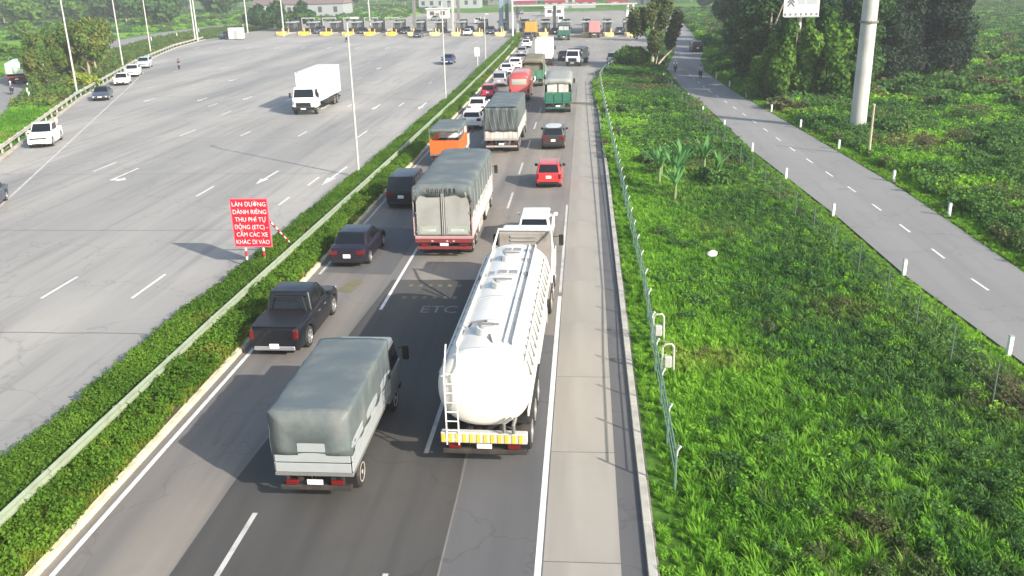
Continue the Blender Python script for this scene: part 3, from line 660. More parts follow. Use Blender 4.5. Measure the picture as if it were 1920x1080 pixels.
# ------------------------------------------------------------------ cars
CY = {}
def wheel_mesh(r, w, m=M_rubber):
    k = ('w', r, w)
    if k not in CY:
        b = MB(); n = 24
        prof = [(-w/2, r*0.62), (-w/2, r*0.93), (-w/2+0.03, r), (w/2-0.03, r), (w/2, r*0.93), (w/2, r*0.62)]
        b.loft([[(x, rr*math.cos(2*math.pi*q/n), rr*math.sin(2*math.pi*q/n)) for q in range(n)] for x, rr in prof])
        CY[k] = b.mesh('wheel', m)
    return CY[k]
def rim_mesh(r, w, m=M_rim, dish=0.02):
    k = ('r', r, w, m.name)
    if k not in CY:
        b = MB(); n = 20
        for s in (1, -1):
            b.loft([[(s*x, rr*math.cos(2*math.pi*q/n), rr*math.sin(2*math.pi*q/n)) for q in range(n)] for x, rr in ((w/2-0.02, r*0.66), (w/2+0.008, r*0.66), (w/2+0.008, r*0.58), (w/2-0.035, r*0.52), (w/2-0.035, r*0.2), (w/2+0.01, r*0.15))])
            if m is M_rim:
                for q in range(5):
                    a = 2*math.pi*q/5; c, sn = math.cos(a), math.sin(a); t_ = 0.13*r
                    b.hexa([(s*(w/2-0.03), c*0.1*r-sn*t_, sn*0.1*r+c*t_), (s*(w/2-0.03), c*0.1*r+sn*t_, sn*0.1*r-c*t_), (s*(w/2-0.03), c*0.6*r+sn*t_, sn*0.6*r-c*t_), (s*(w/2-0.03), c*0.6*r-sn*t_, sn*0.6*r+c*t_)],
                           [(s*(w/2+0.004), c*0.1*r-sn*t_, sn*0.1*r+c*t_), (s*(w/2+0.004), c*0.1*r+sn*t_, sn*0.1*r-c*t_), (s*(w/2+0.004), c*0.6*r+sn*t_, sn*0.6*r-c*t_), (s*(w/2+0.004), c*0.6*r-sn*t_, sn*0.6*r+c*t_)])
        CY[k] = b.mesh('rim', m)
    return CY[k]
def wheels(t, ys, x, r, w, rim=M_rim):
    for y in ys:
        for s in (-1, 1):
            o = link('wheel', wheel_mesh(r, w), t); o.location = (s*(x-w/2), y, r)
            link('rim', rim_mesh(r, w, rim), o)

STY = {
 # L, W, H, ground clear, hood z front/back, belt, wheel r, wheelbase frac, points (y fractions of L from rear=0..1): rear glass base, rear glass top, front glass top, front glass base
 'sedan':  dict(L=4.65, W=1.80, H=1.45, zb=0.92, hood=(0.68, 0.90), trunk=(0.92, 1.02), gy=(0.13, 0.27, 0.56, 0.74), wr=0.33, wy=(0.20, 0.80), taper=0.74),
 'hatch':  dict(L=3.75, W=1.64, H=1.50, zb=0.95, hood=(0.72, 0.95), trunk=(0.90, 0.96), gy=(0.03, 0.13, 0.58, 0.78), wr=0.29, wy=(0.18, 0.82), taper=0.76),
 'suv':    dict(L=4.75, W=1.90, H=1.76, zb=1.10, hood=(0.90, 1.06), trunk=(1.02, 1.10), gy=(0.025, 0.085, 0.58, 0.74), wr=0.37, wy=(0.19, 0.80), taper=0.78),
 'mpv':    dict(L=4.6, W=1.80, H=1.70, zb=1.03, hood=(0.78, 1.02), trunk=(0.98, 1.04), gy=(0.02, 0.08, 0.64, 0.84), wr=0.32, wy=(0.18, 0.80), taper=0.80),
 'pickup': dict(L=5.3, W=1.88, H=1.80, zb=1.12, hood=(0.98, 1.10), trunk=(1.12, 1.12), gy=(0.345, 0.385, 0.60, 0.745), wr=0.39, wy=(0.215, 0.82), taper=0.76),
}
def car(style, label, cat, x, y, body, heading=0.0, by='rear', group=None, glass=M_glass, roofm=None, rails=False, tailm=M_tail, dims=None, rim=M_rim, name='car', plate=True, tonneau=False):
    S = dict(STY[style]); 
    if dims: S.update(dims)
    L, W, H = S['L'], S['W'], S['H']; zb = S['zb']; wr = S['wr']
    c, s_ = math.cos(heading), math.sin(heading)
    off = L/2 if by == 'rear' else (-L/2 if by == 'front' else 0)
    t = thing(name, label, cat, (x-s_*off, y+c*off, 0.012), heading, group)
    Y = lambda f: (f-0.5)*L
    wys = [Y(f) for f in S['wy']]
    gy = [Y(f) for f in S['gy']]
    key = ('body', style, L, W, H)
    # body shell
    def zu(y_):
        pts = [(-L/2, S['trunk'][0]-0.08), (-L/2+0.12, S['trunk'][0]), (gy[0], S['trunk'][1]), (gy[0]+0.2, zb), (gy[3]-0.15, zb), (gy[3], S['hood'][1]), (L/2-0.55, S['hood'][0]+0.05), (L/2-0.15, S['hood'][0]-0.06), (L/2, S['hood'][0]-0.22)]
        return float(np.interp(y_, [p[0] for p in pts], [p[1] for p in pts]))
    def zl(y_):
        z = 0.22+0.14*(abs(y_)/(L/2))**6
        for w_ in wys:
            d = abs(y_-w_); ra = wr+0.06
            if d < ra: z = max(z, wr+math.sqrt(ra*ra-d*d))
        return min(z, zu(y_)-0.12)
    def hw(y_):
        a = abs(y_)/(L/2); return W/2*(1-0.10*a**5-0.06*max(0, a-0.93)/0.07)
    ys = sorted(set([-L/2, -L/2+0.05, -L/2+0.14, L/2-0.14, L/2-0.05, L/2]+[round(v, 3) for v in np.linspace(-L/2+0.25, L/2-0.25, 22)]+[w_+d for w_ in wys for d in np.linspace(-(wr+0.06), wr+0.06, 9)]))
    rings = []
    for y_ in ys:
        a, h_, w_ = zl(y_), zu(y_), hw(y_); q = h_-a
        if style == 'pickup' and y_ < gy[0]-0.05 and y_ > -L/2+0.08 and not tonneau:   # open load bed
            prof = [(0, a), (0.78, a), (0.97, a+0.02), (1.0, a+q*0.3), (1.0, a+q*0.65), (0.97, a+q*0.97), (0.94, h_), (0.86, h_-0.01), (0.84, max(0.62, a+0.02)), (0, max(0.62, a+0.02))]
        else:
            prof = [(0, a), (0.78, a), (0.97, a+q*0.03), (1.0, a+q*0.3), (1.0, a+q*0.62), (0.965, a+q*0.88), (0.90, h_-0.012), (0.84, h_), (0.5, h_+0.02), (0, h_+0.03)]
        rings.append([(w_*px, y_, pz) for px, pz in prof] + [(-w_*px, y_, pz) for px, pz in prof[-2:0:-1]])
    bd = MB().loft(rings).obj('body', body, t, 40)
    # dark underside / arches
    MB().box(-W/2+0.16, W/2-0.16, -L/2+0.25, L/2-0.25, 0.2, min(0.6, zb-0.3), 0.02).obj('underbody', M_black, t)
    # cabin
    wb = W/2*0.915; wt = W/2*S['taper']; zr = H-0.03
    B = [(-wb, gy[0]), (wb, gy[0]), (wb, gy[3]), (-wb, gy[3])]; T = [(-wt, gy[1]), (wt, gy[1]), (wt, gy[2]), (-wt, gy[2])]
    zB = zb-0.05
    MB().hexa([(p[0], p[1], zB) for p in B], [(p[0], p[1], zr) for p in T], 0.07, 3).obj('cabin', body, t, 50)
    b = MB()
    rings = []
    for f in np.linspace(0, 1, 7):
        yy = gy[1]+0.03+(gy[2]-gy[1]-0.06)*f; cr = 0.035*math.sin(math.pi*min(max(f, 0.08), 0.92))
        rings.append([(wt*u, yy, zr-0.012+cr*(1-u*u)+0.004) for u in np.linspace(-0.93, 0.93, 7)]+[(wt*u, yy, zr-0.05) for u in np.linspace(0.93, -0.93, 7)])
    b.loft(rings); b.obj('roof', roofm or body, t, 50)
    def patch(p00, p10, p11, p01, u0, u1, v0, v1, nm, m=glass, offn=0.012, th=0.02):
        P = [Vector(p) for p in (p00, p10, p11, p01)]
        f = lambda u, v: (P[0]*(1-u)+P[1]*u)*(1-v)+(P[3]*(1-u)+P[2]*u)*v
        q = [f(u0, v0), f(u1, v0), f(u1, v1), f(u0, v1)]; n = (q[1]-q[0]).cross(q[2]-q[0]).normalized()
        return MB().slab([p+n*offn for p in q], th).obj(nm, m, t, 0)
    b3 = [Vector((p[0], p[1], zB)) for p in B]; t3 = [Vector((p[0], p[1], zr)) for p in T]
    patch(b3[0], b3[1], t3[1], t3[0], 0.08, 0.92, 0.16, 0.90, 'rear_window')
    patch(b3[2], b3[3], t3[3], t3[2], 0.05, 0.95, 0.10, 0.93, 'windscreen')
    # side windows: trapezia on each flank, split by pillars
    for sd in (1, -1):
        if sd == 1: a0, a1, c1, c0 = b3[1], b3[2], t3[2], t3[1]
        else: a0, a1, c1, c0 = b3[3], b3[0], t3[0], t3[3]
        cuts = {'sedan': [(0.10, 0.50), (0.53, 0.93)], 'hatch': [(0.07, 0.27), (0.30, 0.58), (0.61, 0.94)], 'suv': [(0.05, 0.24), (0.27, 0.56), (0.59, 0.93)], 'mpv': [(0.05, 0.26), (0.29, 0.58), (0.61, 0.94)], 'pickup': [(0.08, 0.47), (0.51, 0.93)]}[style]
        for u0, u1 in cuts:
            if sd == -1: u0, u1 = 1-u1, 1-u0
            patch(a0, a1, c1, c0, u0, u1, 0.20, 0.86, 'side_window')
    # lights, bumper, plate, mirrors, handles
    hwr = hw(-L/2+0.1); hwf = hw(L/2-0.1)
    tz0, tz1 = {'sedan': (0.68, 0.86), 'hatch': (0.62, 0.92), 'suv': (0.80, 1.04), 'mpv': (0.70, 1.0), 'pickup': (0.72, 1.04)}[style]
    for sd in (1, -1):
        wd = 0.16 if style in ('hatch', 'mpv', 'pickup') else 0.36
        MB().box(sd*(hwr-wd) if sd > 0 else -hwr+0.0, sd*hwr-0.0 if sd > 0 else -(hwr-wd), -L/2-0.018, -L/2+0.16, tz0, tz1, 0.02).obj('tail_light', tailm, t)
        hz = S['hood'][0]
        MB().box(min(sd*(hwf-0.40), sd*(hwf-0.04)), max(sd*(hwf-0.40), sd*(hwf-0.04)), L/2-0.2, L/2+0.006, hz-0.27, hz-0.12, 0.03).obj('headlight', M_head, t)
        mx = sd*(wb+0.13); my = gy[3]-0.35
        MB().box(min(mx-0.10, mx+0.10), max(mx-0.10, mx+0.10), my-0.06, my+0.08, zb-0.02, zb+0.15, 0.04, 2).obj('mirror', M_black if body in (P_red, P_brown) else body, t)
        for f in (0.40, 0.60) if style != 'pickup' else (0.46, 0.60):
            xx = sd*(W/2-0.005); MB().box(xx-0.012, xx+0.012, Y(f)-0.09, Y(f)+0.09, 0.20+zb*0.62, 0.23+zb*0.62, 0.008).obj('door_handle', M_rim if style == 'pickup' else body, t)
        if rails: MB().tube([(sd*wt*0.9, gy[1]+0.1, zr+0.05), (sd*wt*0.9, gy[2]-0.15, zr+0.05)], 0.022, 6).obj('roof_rail', M_rim, t)
    MB().box(-hwr+0.12, hwr-0.12, -L/2-0.03, -L/2+0.14, 0.30, 0.46, 0.03).obj('rear_bumper', M_rim if style == 'pickup' else M_black, t)
    MB().box(-hwf+0.2, hwf-0.2, L/2-0.1, L/2+0.012, S['hood'][0]-0.26, S['hood'][0]-0.14, 0.01).obj('grille', M_black, t)
    MB().box(-0.5, 0.5, L/2-0.1, L/2+0.010, 0.28, 0.40, 0.01).obj('air_intake', M_black, t)
    if plate:
        pz = 0.62 if style in ('sedan',) else (0.75 if style != 'pickup' else 0.47)
        MB().box(-0.17, 0.17, -L/2-0.045, -L/2-0.01, pz-0.09, pz+0.09, 0.008).obj('number_plate', M_plate, t)
        MB().box(-0.24, 0.24, L/2+0.012, L/2+0.024, 0.42, 0.53, 0.006).obj('number_plate', M_plate, t)
    wheels(t, wys, W/2-0.03, wr, 0.22, rim)
    if style == 'pickup':
        if tonneau: MB().box(-W/2+0.12, W/2-0.12, -L/2+0.1, gy[0]-0.06, zb+0.01, zb+0.045, 0.015).obj('tonneau_cover', M_black, t)
        MB().tube([(-0.72, gy[0]-0.18, zb), (-0.60, gy[0]-0.15, H-0.12), (0.60, gy[0]-0.15, H-0.12), (0.72, gy[0]-0.18, zb)], 0.035, 8).obj('roll_bar', M_black, t)
    return t

car('hatch', 'white car directly ahead of the tanker lorry, mostly hidden by its cab', 'car', -2.38, 40.9, P_white, dims=dict(L=4.5, W=1.78, H=1.52, wr=0.32))
GQ = 'cars queuing in the lane next to the median'
car('pickup', 'black pickup truck with chrome rear bumper, nearest vehicle to the median', 'pickup truck', -10.75, 27.9, P_black, by='rear', tonneau=True, name='pickup_truck', dims=dict(W=1.92))
car('sedan', 'dark aubergine saloon car between the black pickup and the black people carrier', 'car', -10.75, 37.95, P_purple, roofm=P_blackblue)
car('suv', 'black people carrier with a white plate, left of the grey covered lorry', 'car', -10.42, 48.9, P_black, roofm=P_blackblue, dims=dict(L=5.0, H=1.85))
car('suv', 'white car queuing just beyond the orange lorry', 'car', -9.7, 76.3, P_white, group=GQ, dims=dict(H=1.6, W=1.82))
car('sedan', 'white saloon with a pale roof, second beyond the orange lorry', 'car', -10.35, 85.2, P_white, group=GQ)
car('hatch', 'crimson car in the queue beside the salmon coloured bus', 'car', -10.4, 96.6, P_wine, group=GQ, dims=dict(L=4.2))
car('mpv', 'silver people carrier queuing ahead of the crimson car', 'car', -10.2, 107.6, P_silver, group=GQ)
car('sedan', 'white saloon queuing ahead of the silver people carrier', 'car', -10.5, 120.8, P_white, group=GQ)
car('suv', 'white car queuing left of the olive covered lorry', 'car', -9.8, 127.8, P_white, group=GQ, dims=dict(H=1.6))
car('sedan', 'blue-grey car queuing left of the white box lorry', 'car', -10.4, 149.6, P_silver, group=GQ)
car('sedan', 'white-roofed car queuing near the far tip of the median', 'car', -10.8, 167.5, P_white, group=GQ)
car('suv', 'dark car queuing behind the yellow truck at the toll gate', 'car', -11.5, 185.5, P_slate, group=GQ)
car('suv', 'dark brown car with a pale roof behind the green lorry', 'car', -2.36, 66.9, P_brown, roofm=paint('pale_roof', (0.55, 0.52, 0.54)), dims=dict(W=1.82, H=1.66, L=4.5))
car('hatch', 'bright red small car with black mirrors, alone in the right lane', 'car', -2.2, 54.0, P_red, rails=True, dims=dict(W=1.66, H=1.52))
car('sedan', 'black car beyond the green lorry, right of the white box lorry', 'car', -3.3, 140.3, P_black)
car('mpv', 'silver car turning in beside the bush at the right edge', 'car', 3.9, 133.6, P_silver, heading=R(-14))
# left carriageway, coming towards the camera
car('sedan', 'navy blue car driving towards the camera beside the median', 'car', -20.9, 137.0, P_blue, heading=R(180), by='front')
car('suv', 'dark car just leaving the toll gates towards the camera', 'car', -37.2, 202.0, P_slate, heading=R(180), by='front')
car('sedan', 'white car leaving a toll gate in the middle of the row', 'car', -26.6, 206.0, P_white, heading=R(180), by='front')
GP = 'vehicles parked along the left edge of the plaza'
car('pickup', 'white pickup parked nearest at the left edge, person standing behind it', 'pickup truck', -44.35, 69.1, P_white, heading=R(180+19), by='front', name='pickup_truck', group=GP)
car('sedan', 'dark blue saloon parked at the left edge behind the white pickup', 'car', -55.0, 98.7, P_slate, heading=R(180+20), by='front', group=GP)
car('sedan', 'white saloon parked right behind the dark blue car', 'car', -60.5, 114.2, P_white, heading=R(180+20), by='front', group=GP)
car('suv', 'white car parked between the white saloon and the last parked car', 'car', -64.3, 124.8, P_white, heading=R(180+19), by='front', group=GP, dims=dict(H=1.6))
car('suv', 'white car with a dark bonnet, last of the parked cars at the left', 'car', -68.9, 137.6, paint('pale_blue', (0.5, 0.56, 0.66)), heading=R(180+17), by='front', group=GP, dims=dict(H=1.62))
car('sedan', 'dark car cut off by the left border of the photo', 'car', -35.2, 47.5, P_slate, heading=R(200), by='front')
car('suv', 'dark car parked beside the pale container at the far left', 'car', -84.6, 208.5, P_slate, heading=R(150), by='front')
car('suv', 'dark car standing under the trees at the right side of the side road', 'car', 18.4, 152.5, P_black, by='rear')

# ------------------------------------------------------------------ lorries
def axle_wheels(t, ys, W, r=0.50, w=0.28, dual=None, rim=M_rimsteel):
    for i, y in enumerate(ys):
        for s in (-1, 1):
            ww = 0.54 if (dual and dual[i]) else w
            o = link('wheel', wheel_mesh(r, ww), t); o.location = (s*(W/2-0.04-ww/2), y, r); link('rim', rim_mesh(r, ww, rim), o)
def cab(t, y0, L, W, H, paintm, z0=0.55, bumper=M_black, deflector=False, bonnet=0.0):
    """forward-control cab, rear wall at y0, nose at y0+L"""
    y1 = y0+L; wb = W/2; zr = H
    B = [(-wb, y0, z0), (wb, y0, z0), (wb, y1, z0), (-wb, y1, z0)]
    zm = z0+(H-z0)*0.48
    if bonnet: 
        MB().hexa([(-wb*0.92, y1-0.05, z0), (wb*0.92, y1-0.05, z0), (wb*0.85, y1+bonnet, z0), (-wb*0.85, y1+bonnet, z0)], [(-wb*0.92, y1-0.05, zm+0.05), (wb*0.92, y1-0.05, zm+0.05), (wb*0.8, y1+bonnet-0.1, zm-0.32), (-wb*0.8, y1+bonnet-0.1, zm-0.32)], 0.09, 3).obj('bonnet', paintm, t, 50)
    lo = MB().hexa(B, [(-wb, y0, zm), (wb, y0, zm), (wb, y1, zm), (-wb, y1, zm)], 0.05, 2).obj('cab_body', paintm, t, 50)
    T0 = [(-wb+0.01, y0+0.01, zm-0.06), (wb-0.01, y0+0.01, zm-0.06), (wb-0.01, y1-0.02, zm-0.06), (-wb+0.01, y1-0.02, zm-0.06)]
    T1 = [(-wb*0.88, y0+0.06, zr), (wb*0.88, y0+0.06, zr), (wb*0.86, y1-0.34, zr), (-wb*0.86, y1-0.34, zr)]
    MB().hexa(T0, T1, 0.10, 3).obj('cab_top', paintm, t, 50)
    def pt(a, c, d, e, u0, u1, v0, v1, nm, m, offn=0.014):
        P = [Vector(p) for p in (a, c, d, e)]; f = lambda u, v: (P[0]*(1-u)+P[1]*u)*(1-v)+(P[3]*(1-u)+P[2]*u)*v
        q = [f(u0, v0), f(u1, v0), f(u1, v1), f(u0, v1)]; n = (q[1]-q[0]).cross(q[2]-q[0]).normalized()
        return MB().slab([p+n*offn for p in q], 0.03).obj(nm, m, t, 0)
    pt(T0[2], T0[3], T1[3], T1[2], 0.06, 0.94, 0.12, 0.84, 'windscreen', M_glass)
    pt(T0[1], T0[2], T1[2], T1[1], 0.30, 0.92, 0.14, 0.80, 'side_window', M_glass); pt(T0[3], T0[0], T1[0], T1[3], 0.08, 0.70, 0.14, 0.80, 'side_window', M_glass)
    pt(T0[0], T0[1], T1[1], T1[0], 0.25, 0.75, 0.35, 0.75, 'rear_window', M_glass)
    yn = y1+bonnet
    MB().box(-wb*0.62, wb*0.62, yn-0.08, yn+0.025, z0+0.12, z0+(0.62 if not bonnet else 0.52), 0.02).obj('grille', M_black, t)
    MB().box(-wb*0.97, wb*0.97, yn-0.12, yn+0.10, z0-0.22, z0+0.10, 0.04).obj('bumper', bumper, t)
    MB().box(-0.26, 0.26, yn+0.10, yn+0.115, z0-0.12, z0+0.0, 0.004).obj('number_plate', M_plate, t)
    for s in (-1, 1):
        x = s*wb*0.78; MB().box(x-0.17, x+0.17, yn-0.05, yn+0.03, z0+0.14, z0+0.34, 0.03).obj('headlight', M_head, t)
        mx = s*(wb+0.22); m = MB().box(mx-0.10, mx+0.10, y1-0.22, y1-0.12, zm+0.02, zm+0.50, 0.03).obj('mirror', M_black, t)
        MB().tube([(s*wb*0.95, y1-0.2, zm+0.42), (mx, y1-0.17, zm+0.44)], 0.018, 6).obj('mirror_arm', M_black, m)
    if deflector:
        MB().hexa([(-wb*0.66, y0+0.05, zr-0.02), (wb*0.66, y0+0.05, zr-0.02), (wb*0.62, y1-0.45, zr-0.02), (-wb*0.62, y1-0.45, zr-0.02)], [(-wb*0.6, y0+0.1, zr+0.42), (wb*0.6, y0+0.1, zr+0.42), (wb*0.5, y1-1.0, zr+0.22), (-wb*0.5, y1-1.0, zr+0.22)], 0.06, 2).obj('roof_fairing', paintm, t, 50)
def chassis(t, L, W, z=0.95, rearbar=True, lights=True, barm=M_chas, y0=0.0):
    b = MB()
    for s in (-1, 1): b.box(s*0.42-0.06, s*0.42+0.06, y0+0.15, L-0.3, z-0.28, z-0.02, 0.01)
    for y in np.arange(y0+0.6, L-1, 1.6): b.box(-0.36, 0.36, y, y+0.12, z-0.22, z-0.05)
    b.obj('chassis', M_chas, t)
    if rearbar:
        MB().box(-W/2+0.08, W/2-0.08, y0+0.02, y0+0.16, 0.48, 0.62, 0.02).obj('rear_bumper', barm, t)
        b = MB()
        for s in (-1, 1): b.box(s*0.7-0.03, s*0.7+0.03, y0+0.06, y0+0.14, 0.60, z-0.05)
        b.obj('bumper_stay', M_chas, t)
    for s in (-1, 1):
        if lights: MB().box(s*(W/2-0.42)-0.16, s*(W/2-0.42)+0.16, y0-0.01, y0+0.06, 0.66, 0.78, 0.01).obj('tail_light', M_tail, t)
        MB().box(s*(W/2-0.35)-0.26, s*(W/2-0.35)+0.26, y0+0.55, y0+0.57, 0.25, 0.75).obj('mudguard', M_black, t)
    MB().box(-0.2, 0.2, y0-0.0, y0+0.02, 0.66, 0.80, 0.004).obj('number_plate', M_plate, t)
def tarp_mesh(W, y0, y1, zs, zsh, zc, material, hoop=1.1, seed=0, rear='open', sag=0.045, droop=None, nr=14):
    """canvas over hoops: sides from zs up to shoulder zsh, crown zc"""
    rnd = np.random.RandomState(seed); n = max(4, int((y1-y0)/0.14)); rings = []
    ph = rnd.rand(20)*6.28
    for i in range(n+1):
        y = y0+(y1-y0)*i/n; f = abs(math.sin(math.pi*(y-y0)/hoop)); sg = sag*f
        prof = []
        hw = W/2+0.02
        for k in range(5):
            u = k/5; z = zs+(zsh-zs)*u
            prof.append((-hw+sg*0.8*math.sin(math.pi*(0.2+0.6*u))+0.012*math.sin(ph[k]+y*7+k), z))
        for k in range(nr+1):
            a = math.pi*(1-k/nr)
            cx = math.cos(a); sx_ = math.sin(a)
            x = hw*math.copysign(abs(cx)**0.45, cx) if abs(cx) > 1e-6 else 0.0
            z = zsh+(zc-zsh)*(sx_**0.62 if sx_ > 0 else 0)
            prof.append((x*(1-sg*0.5), z-sg*(0.4+0.6*sx_)+0.010*math.sin(y*9+k*1.3+ph[k % 20])))
        for k in range(5):
            u = 1-(k+1)/5; z = zs+(zsh-zs)*u
            prof.append((hw-sg*0.8*math.sin(math.pi*(0.2+0.6*u))+0.012*math.sin(ph[k+5]+y*7+k), z))
        if i == 0 or i == n:
            pass
        rings.append([(x, y, z) for x, z in prof])
    b = MB(); b.loft(rings, closed=False, caps=False)
    if rear == 'closed':
        for rr in (rings[0],):
            c = [b.bm.verts.new(p) for p in rr]
            ins = [b.bm.verts.new((p[0]*0.6, p[1]-0.015, zs+(p[2]-zs)*0.6)) for p in rr]; cen = b.bm.verts.new((0, y0+0.02, zs))
            for i in range(len(c)-1):
                b.bm.faces.new([c[i], c[i+1], ins[i+1], ins[i]]); b.bm.faces.new([ins[i], ins[i+1], cen])
    if droop:
        top = [p for p in rings[0] if p[2] >= zsh-0.001]
        va = [b.bm.verts.new((p[0], y0-0.0, p[2])) for p in top]
        vb = [b.bm.verts.new((p[0]*1.0, y0-0.05-0.04*math.sin(i*1.7), p[2]*0.0+zsh-droop*(0.6+0.5*abs(math.sin(i*2.1+seed)))-(0.6*droop if abs(p[0]) > W*0.42 else 0))) for i, p in enumerate(top)]
        for i in range(len(top)-1): b.bm.faces.new([va[i], va[i+1], vb[i+1], vb[i]])
    me = b.mesh('tarpaulin', material, 60)
    return me
def add_tarp(t, *a, **k):
    o = link('tarpaulin', tarp_mesh(*a, **k), t)
    md = o.modifiers.new('thickness', 'SOLIDIFY'); md.thickness = 0.012; md.offset = -1
    return o
def ropes(t, W, ys, z0, z1, m):
    for y in ys:
        for s in (-1, 1): MB().tube([(s*(W/2+0.05), y, z1), (s*(W/2+0.06), y+0.12, (z0+z1)/2), (s*(W/2+0.05), y, z0)], 0.012, 5).obj('rope', m, t)

# --- 1. the tanker
t = thing('tanker_truck', 'white tanker lorry with rounded tank and grey lettering on top, nearest vehicle at the bottom', 'tanker lorry', (-2.60, 20.8, 0.012), R(-0.9))
TL = 10.2; W = 2.42; zc = 2.28; rx = 1.22; rz_ = 1.08
def ell(y, kx=1, kz=1, n=40, dz=0):
    return [(rx*kx*math.copysign(abs(math.cos(a))**0.86, math.cos(a)), y, zc+dz+rz_*kz*math.copysign(abs(math.sin(a))**0.86, math.sin(a))) for a in [2*math.pi*k/n for k in range(n)]]
rg = [ell(-0.02, 0.35, 0.35), ell(0.0, 0.6, 0.6), ell(0.06, 0.82, 0.82), ell(0.16, 0.95, 0.95), ell(0.28, 1, 1)]
for y in np.linspace(0.6, TL-0.5, 14): rg.append(ell(y))
rg += [ell(TL-0.26), ell(TL-0.14, 0.95, 0.95), ell(TL-0.05, 0.82, 0.82), ell(TL, 0.6, 0.6)]
tank = MB().loft(rg).obj('tank', M_tank, t, 50)
for y in (0.42, 2.4, 4.4, 6.4, 8.4, TL-0.4):
    b = MB(); b.loft([ell(y, 1.012, 1.012), ell(y+0.07, 1.012, 1.012)]); b.obj('seam_band', M_alu2, tank, 50)
# walkway, rails and manholes along the top
b = MB()
for x in (0.50, 0.72): b.box(x-0.02, x+0.02, 0.9, TL-0.3, zc+rz_-0.20, zc+rz_+0.02, 0.008)
b.box(-0.80, -0.76, 0.9, TL-0.3, zc+rz_-0.3, zc+rz_-0.05, 0.008)
b.obj('walkway_edge', M_tank, t)
b = MB()
b.box(0.52, 0.70, 0.9, TL-0.3, zc+rz_-0.14, zc+rz_-0.10)
b.obj('walkway', M_alu2, t)
for y in (1.5, 5.3, 8.1):
    mh = MB().tube([(0, y, zc+rz_-0.02), (0, y, zc+rz_+0.18)], [0.33, 0.31], 24).obj('manhole', M_tank, t)
    MB().tube([(0, y, zc+rz_+0.18), (0, y, zc+rz_+0.23)], [0.26, 0.2], 20).obj('lid', M_alu2, mh)
    MB().box(-0.30, 0.30, y-0.03, y+0.03, zc+rz_+0.23, zc+rz_+0.27, 0.01).obj('clamp', M_dkgrey, mh)
MB().tube([(-0.62, 2.15, zc+rz_-0.1), (-0.5, 1.9, zc+rz_+0.12), (-0.1, 1.95, zc+rz_+0.16), (0.05, 1.3, zc+rz_+0.10), (0.2, 0.75, zc+rz_-0.05)], 0.035, 6).obj('hose', M_dkgrey, t)
# illegible painted marks on top (grey blocks) towards the front
rr_ = random.Random(5)
for row, (yy, n) in enumerate(((9.1, 3), (8.95-0.9, 3), (6.6, 5))):
    for k in range(n):
        x = (-0.95 if n == 5 else -0.35)+k*0.34
        for q in range(3):
            a = rr_.uniform(-0.3, 0.3); w_ = rr_.uniform(0.05, 0.11)
            yk = yy+q*0.11; hz = zc+rz_*(max(0, 1-abs((x+0.1)/rx)**2.3))**0.44
            hz += 0.012
            MB().box(x, x+0.26, yk, yk+0.075, hz-0.04, hz+0.015, 0.004).obj('painted_mark', M_tankgrey, tank)
# lacing / slanted hooks down the right flank, side skirts with ridge
for k in range(15):
    y = 0.9+k*0.6; a0 = R(38); a1 = R(12)
    pa = Vector((rx*1.02*abs(math.cos(a0))**0.86, y, zc+rz_*1.02*math.sin(a0)**0.86)); pb = Vector((rx*1.03*abs(math.cos(a1))**0.86, y-0.35, zc+rz_*1.03*math.sin(a1)**0.86))
    MB().tube([pa, pb], 0.032, 5).obj('lashing', M_dkgrey, t)
    MB().tube([(-pa.x, pa.y, pa.z), (-pb.x, pb.y, pb.z)], 0.022, 5).obj('lashing', M_alu, t)
for s in (-1, 1):
    MB().tube([(s*rx*0.88, 0.5, zc+rz_*0.62), (s*rx*0.88, TL-0.5, zc+rz_*0.62)], 0.03, 6).obj('side_rail', M_tank, t)
    MB().box(s*(W/2)-0.05, s*(W/2)+0.03, 0.9, TL-0.3, zc-0.25, zc-0.05, 0.03).obj('side_moulding', M_tank, t)
    MB().box(s*(W/2-0.12)-0.03, s*(W/2-0.12)+0.03, 1.0, TL-0.6, 0.72, 1.28, 0.02).obj('side_skirt', M_tank, t)
# rear: ladder, bumper, lights
b = MB()
for x in (-0.98, -0.66): b.tube([(x, -0.12, 0.8), (x, -0.12, zc+0.55), (x, 0.35, zc+rz_+0.12)], 0.022, 6)
for z in np.arange(0.95, zc+0.6, 0.27): b.tube([(-0.98, -0.12, z), (-0.66, -0.12, z)], 0.016, 6)
b.obj('ladder', M_white, t)
b = MB(); b.tube([(0.55, -0.15, 1.22), (0.55, -0.2, 1.5), (0.75, -0.1, 1.62)], 0.05, 8); b.tube([(0.8, -0.15, 1.2), (0.8, -0.2, 1.45), (0.85, -0.05, 1.6)], 0.05, 8); b.obj('outlet_pipe', M_dkgrey, t)
MB().box(-1.12, -0.55, 0.12, 0.62, zc+0.35, zc+0.40, 0.01).obj('step_plate', M_alu2, t)
MB().box(-1.15, 1.15, -0.12, 0.1, 0.85, 1.15, 0.02).obj('rear_panel', M_alu2, t)
for k in range(12): MB().box(-1.12+k*0.187, -1.12+k*0.187+0.09, -0.135, -0.121, 0.88, 1.12).obj('warning_stripe', M_yellow, t)
chassis(t, TL+5.2, W, 1.1, y0=-0.05)
MB().box(-1.16, 1.16, TL+0.05, TL+3.9, 1.14, 1.24, 0.01).obj('deck', M_deck, t)
b = MB()
for y in np.arange(TL+0.3, TL+3.6, 0.3): b.box(-0.7, 0.5, y, y+0.08, 1.245, 1.28)
for z in np.arange(1.35, 2.6, 0.16): b.box(-0.6, 0.45, TL+3.66, TL+3.70, z, z+0.07)
b.obj('deck_rib', M_alu, t)
b = MB()   # white guard frame at the front of the deck
